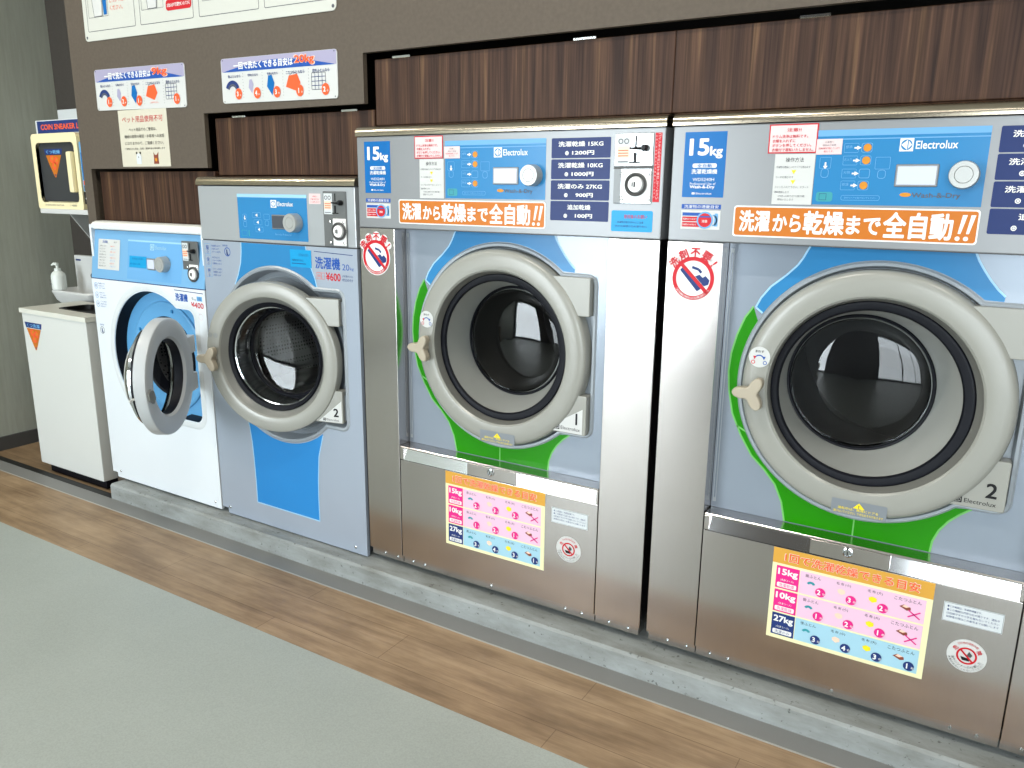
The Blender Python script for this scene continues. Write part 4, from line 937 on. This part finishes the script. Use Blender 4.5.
def shoe_dryer():
    X0, X1 = -1.932, -1.475; Y0, Y1 = .15, .50
    root = thing('shoe_dryer', ((X0 + X1) / 2, .32, 1.10), 'cream wall-mounted coin sneaker dryer with dark door under an orange and navy sign', 'shoe dryer')
    b = MB(); b.box(X0 + .012, X1, Y0 + .015, Y1, 1.115, 1.405, 'ivory', .012); b.box(X0 + .02, X1, Y0 - .012, Y1, 1.088, 1.108, 'paper', .004); b.build('cabinet', root)
    d = MB(); o = rrect(X0, 1.103, -1.603, 1.408, .018); h = rrect(X0 + .028, 1.134, -1.628, 1.372, .022)
    d.plate(o, h, Y0 - .004, Y0 + .02, 'ivory'); d.band([(h, Y0 - .004), ([(x * 1.0, z) for x, z in h], Y0 + .016)], 'gasket'); door = d.build('door', root, smooth=False)
    g = MB(); g.box(X0 + .026, -1.626, Y0 + .010, Y0 + .016, 1.138, 1.374, 'silicone', .002, 1); g.build('door_window', door)
    hh = MB(); hh.box(-1.662, -1.630, Y0 - .022, Y0 + .002, 1.175, 1.335, 'ivory', .008); hh.build('handle', door)
    c = MB(); c.box(-1.598, X1 - .002, Y0 + .0, Y0 + .016, 1.180, 1.372, 'ink_lightblue', .003); c.box(-1.598, X1 - .002, Y0 - .001, Y0 + .016, 1.130, 1.178, 'black', .002); c.build('control_strip', root)
    p = Pic(); p.rect(-1.59, 1.225, -1.485, 1.33, 'label_blue', 0); p.textc('100円', -1.537, 1.30, .018, 'ink_white', 1, .02); p.rect(-1.59, 1.205, -1.485, 1.222, 'ink_orange', 0); p.rect(-1.59, 1.183, -1.485, 1.203, 'ink_grey', 0); p.disc(-1.582, 1.152, .005, 'ink_white', 0); p.place('control_sticker', root, Y0 - .001)
    p = Pic(); pennant(p, -1.868, -1.735, 1.235, 1.348, 'くつ乾燥'); p.place('pennant_sticker', door, Y0 + .010)
    p = Pic(); p.text('SNEAKER DRYER', -1.88, 1.120, -1.74, 1.126, 'ink_grey', 0); p.text('くつ乾燥機', -1.70, 1.119, -1.65, 1.127, 'ink_grey', 0); p.place('name_print', door, Y0 - .004)
    s = MB(); s.box(X0 + .005, -1.455, Y0 + .02, Y0 + .035, 1.407, 1.463, 'paper_grey', .002, 1); sg = s.build('sign', root)
    p = Pic(); p.rect(X0 + .018, 1.411, -1.46, 1.459, 'ink_navy', 0); p.text('COIN SNEAKER LAUNDRY', X0 + .045, 1.424, -1.33 - .14, 1.446, 'ink_orange', 1, .04, 3); p.place('sign_lettering', sg, Y0 + .02)
    for x in (-1.828, -1.52):
        k = MB(); k.prism_x([(Y0 + .06, 1.088), (Y1, 1.088), (Y1, .70)], x, x + .006, 'paper'); k.box(x, x + .04, Y1 - .006, YB, .72, 1.098, 'paper_grey'); k.build('bracket', root)
shoe_dryer()
jb = MB(); jb.box(-2.262, -2.05, .46, YB + .002, 1.38, 1.545, 'paper_grey', .006); tag(jb.build('junction_box'), 'pale grey box on the dark back wall behind the sneaker dryer sign', 'box')

# ------------------------------------------------------------------ posters on the brown wall
def poster_board(name, x0, x1, z0, z1, draw, label, rad=.01, base='paper', th=.003, lean=.0):
    b = MB(); b.prism(rrect(x0, z0, x1, z1, rad), YW - th, YW - .0002, base); o = b.build(name, smooth=False)
    tag(o, label, 'sign'); p = Pic(); draw(p); p.place('printing', o, YW - th); o.rotation_euler = (0, lean, 0); return o
def load_guide(x0, x1, z0, z1, kg, ns):
    def f(p):
        w = x1 - x0; h = z1 - z0; X = lambda u: x0 + u * w; Z = lambda v: z1 - v * h
        p.poly([(X(.005), Z(.30)), (X(.995), Z(.30)), (X(.995), Z(.02)), (X(.98), Z(.005)), (X(.02), Z(.005)), (X(.005), Z(.02))], 'poster_lilac', 0)
        p.poly([(X(.02), Z(.305)), (X(.98), Z(.305))] + [(X(.98 - .96 * i / 20), Z(.30 - .20 * math.sin(PI * i / 20))) for i in range(21)], 'ink_blue', 1)
        p.text('一回で洗たくできる目安は', X(.12), Z(.26), X(.645), Z(.095), 'ink_white', 2, .05, 2)
        p.text(kg, X(.652), Z(.28), X(.828), Z(.045), 'peach', 2, .08, 3); p.text(kg, X(.66), Z(.265), X(.82), Z(.06), 'ink_orange', 4, .03, 3)
        for i, (nm, cx, n) in enumerate(zip(('掛ふとんなら', '毛布(小)なら', '毛布(大)なら', 'こたつふとんなら', '羽毛ふとんなら'), (.12, .29, .465, .66, .87), ns)):
            p.textc(nm, X(cx), Z(.405), h * .07, 'ink_navy', 1, .02, w * .155)
            x, z, s = X(cx - .02), Z(.64), h * .33
            if i == 0: p.ring(x, z - s * .3, s * .35, s * .75, 'ink_navy', 1, 12, 20, 160); p.ring(x, z - s * .3, s * .4, s * .5, 'ink_grey', 2, 12, 20, 160)
            elif i in (1, 2):
                k = .7 if i == 1 else 1.0
                p.poly([(x - s * .35 * k, z - s * .1), (x - s * .2 * k, z + s * .6 * k), (x + s * .15 * k, z + s * .65 * k), (x + s * .4 * k, z + s * .1), (x + s * .15 * k, z - s * .7 * k)], 'poster_lilac' if i == 1 else 'label_blue', 1)
            elif i == 3:
                p.poly([(x - s * .7, z - s * .2), (x - s * .4, z + s * .5), (x + s * .4, z + s * .6), (x + s * .7, z), (x + s * .3, z - s * .5)], 'ink_orange', 1); p.line([(x - s * .35, z + s * .5), (x, z + s * .75), (x + s * .4, z + s * .6)], h * .012, 'ink_grey', 1)
            else:
                p.frame(x - s * .65, z - s * .5, x + s * .65, z + s * .6, h * .012, 'ink_grey', 1, .004)
                for q in range(3): p.line([(x - s * .65 + s * 1.3 * (q + 1) / 4, z - s * .5), (x - s * .65 + s * 1.3 * (q + 1) / 4, z + s * .6)], h * .012, 'ink_navy', 1); p.line([(x - s * .65, z - s * .5 + s * 1.1 * (q + 1) / 4), (x + s * .65, z - s * .5 + s * 1.1 * (q + 1) / 4)], h * .012, 'ink_navy', 1)
            if n:
                p.disc(X(cx + .035), Z(.80), h * .115, 'ink_orange', 3, h * .125); p.textc(n, X(cx + .027), Z(.80), h * .11, 'ink_white', 4, .03); p.textc('枚', X(cx + .053), Z(.83), h * .045, 'ink_white', 4)
            else: p.textc('ご利用できません', X(cx), Z(.86), h * .04, 'ink_orange', 1, .01, w * .14)
            if i < 4:
                for q in range(9): p.disc(X((.20, .375, .555, .77)[i]), Z(.36 + q * .065), h * .008, 'ink_grey', 1)
        for u, v in ((.02, .04), (.98, .04), (.02, .96), (.98, .96)): p.disc(X(u), Z(v), h * .015, 'ink_grey', 2)
    return f
poster_board('load_guide_sign', -1.296, -.794, 1.4635, 1.602, load_guide(-1.296, -.794, 1.4635, 1.602, '9kg', ('1', '2', '1', '', '1')), 'laminated 9 kg bedding sign directly above the cream pet notice', lean=.016)
poster_board('load_guide_sign', -.6135, -.117, 1.4585, 1.592, load_guide(-.6135, -.117, 1.4585, 1.592, '20kg', ('3', '4', '3', '1', '2')), 'laminated bedding sign headed 20 kg, above the walnut panel of the grey washer', lean=.013)
def pet(p):
    x0, x1, z0, z1 = -1.180, -.907, 1.270, 1.463; w = x1 - x0; h = z1 - z0; X = lambda u: x0 + u * w; Z = lambda v: z1 - v * h
    p.text('ペット用品使用不可', X(.08), Z(.22), X(.92), Z(.11), 'ink_red', 1, .01)
    for t, a, b, z in (('ペット用品でのご使用は、', .2, .78, .34), ('機械の故障の原因・お客様への迷惑', .1, .92, .46), ('になりますので、ご遠慮ください。', .1, .9, .58)): p.text(t, X(a), Z(z + .035), X(b), Z(z - .025), 'ink_black', 1, .008)
    p.text('ご使用された場合、修理・清掃代金を請求致します', X(.08), Z(.70), X(.92), Z(.665), 'ink_black', 1, .005)
    cx, cz = X(.36), Z(.85); p.poly([(cx - .012, cz - .02), (cx + .014, cz - .02), (cx + .016, cz + .004), (cx + .008, cz + .016), (cx - .008, cz + .016), (cx - .014, cz + .002)], 'paper_grey', 1); p.disc(cx - .010, cz + .018, .004, 'ink_black', 2); p.disc(cx + .011, cz + .018, .004, 'ink_black', 2); p.disc(cx, cz + .004, .002, 'ink_black', 2)
    cx, cz = X(.72), Z(.86); p.poly([(cx - .014, cz - .018), (cx + .014, cz - .018), (cx + .012, cz + .004), (cx + .015, cz + .022), (cx + .004, cz + .012), (cx - .006, cz + .012), (cx - .013, cz + .022), (cx - .012, cz + .004)], 'kotatsu', 1); p.disc(cx, cz - .004, .006, 'amber', 2)
poster_board('pet_notice', -1.180, -.907, 1.2700, 1.463, pet, 'cream paper notice forbidding pet items, hanging under the 9 kg bedding sign', .001, 'paper_cream', .0015)
def howto(p):
    x0, x1, z0, z1 = -1.324, -.111, 1.6965, 2.2425
    for i in range(4):
        a = x0 + .022 + i * .302 - (.0 if i < 3 else .004); p.frame(a, z0 + .03, a + .275, z1 - .12, .002, 'ink_grey', 0, .006)
        # illustration box with a hand
        ha = a + .012 if i != 2 else a + .02
        p.frame(ha, z0 + .075, ha + .115, z0 + .34, .0012, 'ink_grey', 1)
        blue = [(ha + .090, z0 + .08), (ha + .108, z0 + .08), (ha + .112, z0 + .34), (ha + .060, z0 + .34), (ha + .085, z0 + .17)] if i == 0 else [(ha + .004, z0 + .11), (ha + .055, z0 + .12), (ha + .075, z0 + .2), (ha + .112, z0 + .2), (ha + .112, z0 + .34), (ha + .004, z0 + .34)]
        if i < 2: p.poly(blue, 'label_blue', 2)
        hx, hz = ha + .055, z0 + .17
        hand = [(hx - .020, z0 + .077), (hx + .026, z0 + .077), (hx + .030, hz - .05), (hx + .024, hz), (hx + .008, hz + .035), (hx - .002, hz + .085), (hx - .010, hz + .085), (hx - .010, hz + .03), (hx - .022, hz + .045), (hx - .030, hz + .035), (hx - .028, hz - .03)]
        if i < 3:
            p.poly(hand, 'paper', 3); p.line(hand + hand[:1], .0018, 'ink_grey', 4); p.line([(hx - .01, hz), (hx + .002, hz - .01), (hx - .004, hz - .02)], .0015, 'ink_grey', 4)
        tx = a + .14
        if i == 0:
            for q, (t, c) in enumerate((('洗濯物を', 'ink_black'), ('入れてドアを', 'ink_black'), ('しっかり閉めて', 'ink_orange'), ('ください。', 'ink_orange'))): p.textc(t, tx, z0 + .17 - q * .024, .015, c, 1, .01, .11, True)
            for q in range(4): p.textc('洗剤は自動で入ります', tx, z0 + .29 - q * .028, .016, 'ink_red', 1, .01, .11, True)
        elif i == 1:
            p.rect(tx, z0 + .165, tx + .12, z0 + .30, 'ink_blue', 1); p.textc('コイン投入', tx + .06, z0 + .19, .018, 'ink_lightblue', 2, .01); p.textc('コースを選んでください', tx - .005, z0 + .142, .014, 'ink_orange', 1, .01, .13, True); p.textc('料金表をご確認', tx - .005, z0 + .122, .014, 'ink_orange', 1, .01, .10, True)
            p.rect(tx, z0 + .062, tx + .128, z0 + .095, 'ink_red', 1, .012); p.textc('お金は必ず洗濯物を入れてから', tx + .064, z0 + .0785, .012, 'ink_white', 2, .02, .115)
        else:
            for q in range(3): p.textc(('スタートボタンを', '押してください', '自動で始まります')[q], tx, z0 + .33 - q * .04, .018, 'ink_black', 1, .01, .12, True)
    for x in (x0 + .012, x1 - .012):
        for z in (z0 + .012, z1 - .012): p.disc(x, z, .005, 'ink_grey', 1)
    p.rect(x0 + .02, z1 - .10, x1 - .02, z1 - .02, 'ink_blue', 0); p.textc('洗濯機のご利用方法', (x0 + x1) / 2, z1 - .06, .05, 'ink_white', 1, .03)
poster_board('instruction_board', -1.324, -.111, 1.6965, 2.2425, howto, 'largest white instruction board with hand drawings, high on the brown wall', .015, 'paper_board', lean=.0107)

# ------------------------------------------------------------------ light
w_ = bpy.data.worlds.new('sky'); scene.world = w_; w_.use_nodes = True
bg = w_.node_tree.nodes['Background']; bg.inputs['Color'].default_value = (0.86, 0.93, 1.0, 1); bg.inputs['Strength'].default_value = 4.0
def area(name, loc, rot, sx, sy, power, col=(1, 1, 1), shape='RECTANGLE'):
    l = bpy.data.lights.new(name, 'AREA'); l.shape = shape; l.size = sx; l.size_y = sy; l.energy = power; l.color = col
    o = bpy.data.objects.new(name, l); COL.objects.link(o); o.location = loc; o.rotation_euler = rot; return o
for x in (-2.2, -1.35, .35, .72, 2.2): area('ceiling_downlight', (x, -1.05, H - .01), (0, 0, 0), .04, .04, 13, (1, .93, .82), 'DISK')
for x in (-1.2, 1.1, 3.2): area('ceiling_lamp', (x, -2.6, H - .02), (0, 0, 0), 1.2, .3, 12, (1, .98, .95))
# daylight entering through the shop windows
area('window_daylight', (-1.45, YF - .05, 1.2), (math.radians(90), 0, 0), 1.68, 2.28, 250, (.90, .95, 1.0))
area('window_daylight', (2.97, YF - .05, 1.2), (math.radians(90), 0, 0), 3.1, 2.28, 235, (.90, .95, 1.0))

# ------------------------------------------------------------------ camera
cam = bpy.data.cameras.new('camera'); co = bpy.data.objects.new('camera', cam); COL.objects.link(co); scene.camera = co
yaw, pitch, roll, F = -.547903870, .237683640, .0110200672, 794.10707
f = Vector((math.sin(yaw) * math.cos(pitch), math.cos(yaw) * math.cos(pitch), -math.sin(pitch)))
r = Vector((math.cos(yaw), -math.sin(yaw), 0)); u = r.cross(f)
r2 = math.cos(roll) * r + math.sin(roll) * u; u2 = -math.sin(roll) * r + math.cos(roll) * u
M = Matrix((r2, u2, -f)).transposed().to_4x4(); M.translation = Vector((1.58336, -1.74683, 1.19780)); co.matrix_world = M
cam.sensor_width = 36; cam.lens = F / 1024 * 36; cam.clip_start = .02; cam.clip_end = 100
vs_ = scene.view_settings; vs_.view_transform = 'Standard'; vs_.look = 'None'; vs_.gamma = 1; vs_.use_curve_mapping = False; vs_.exposure = -0.25
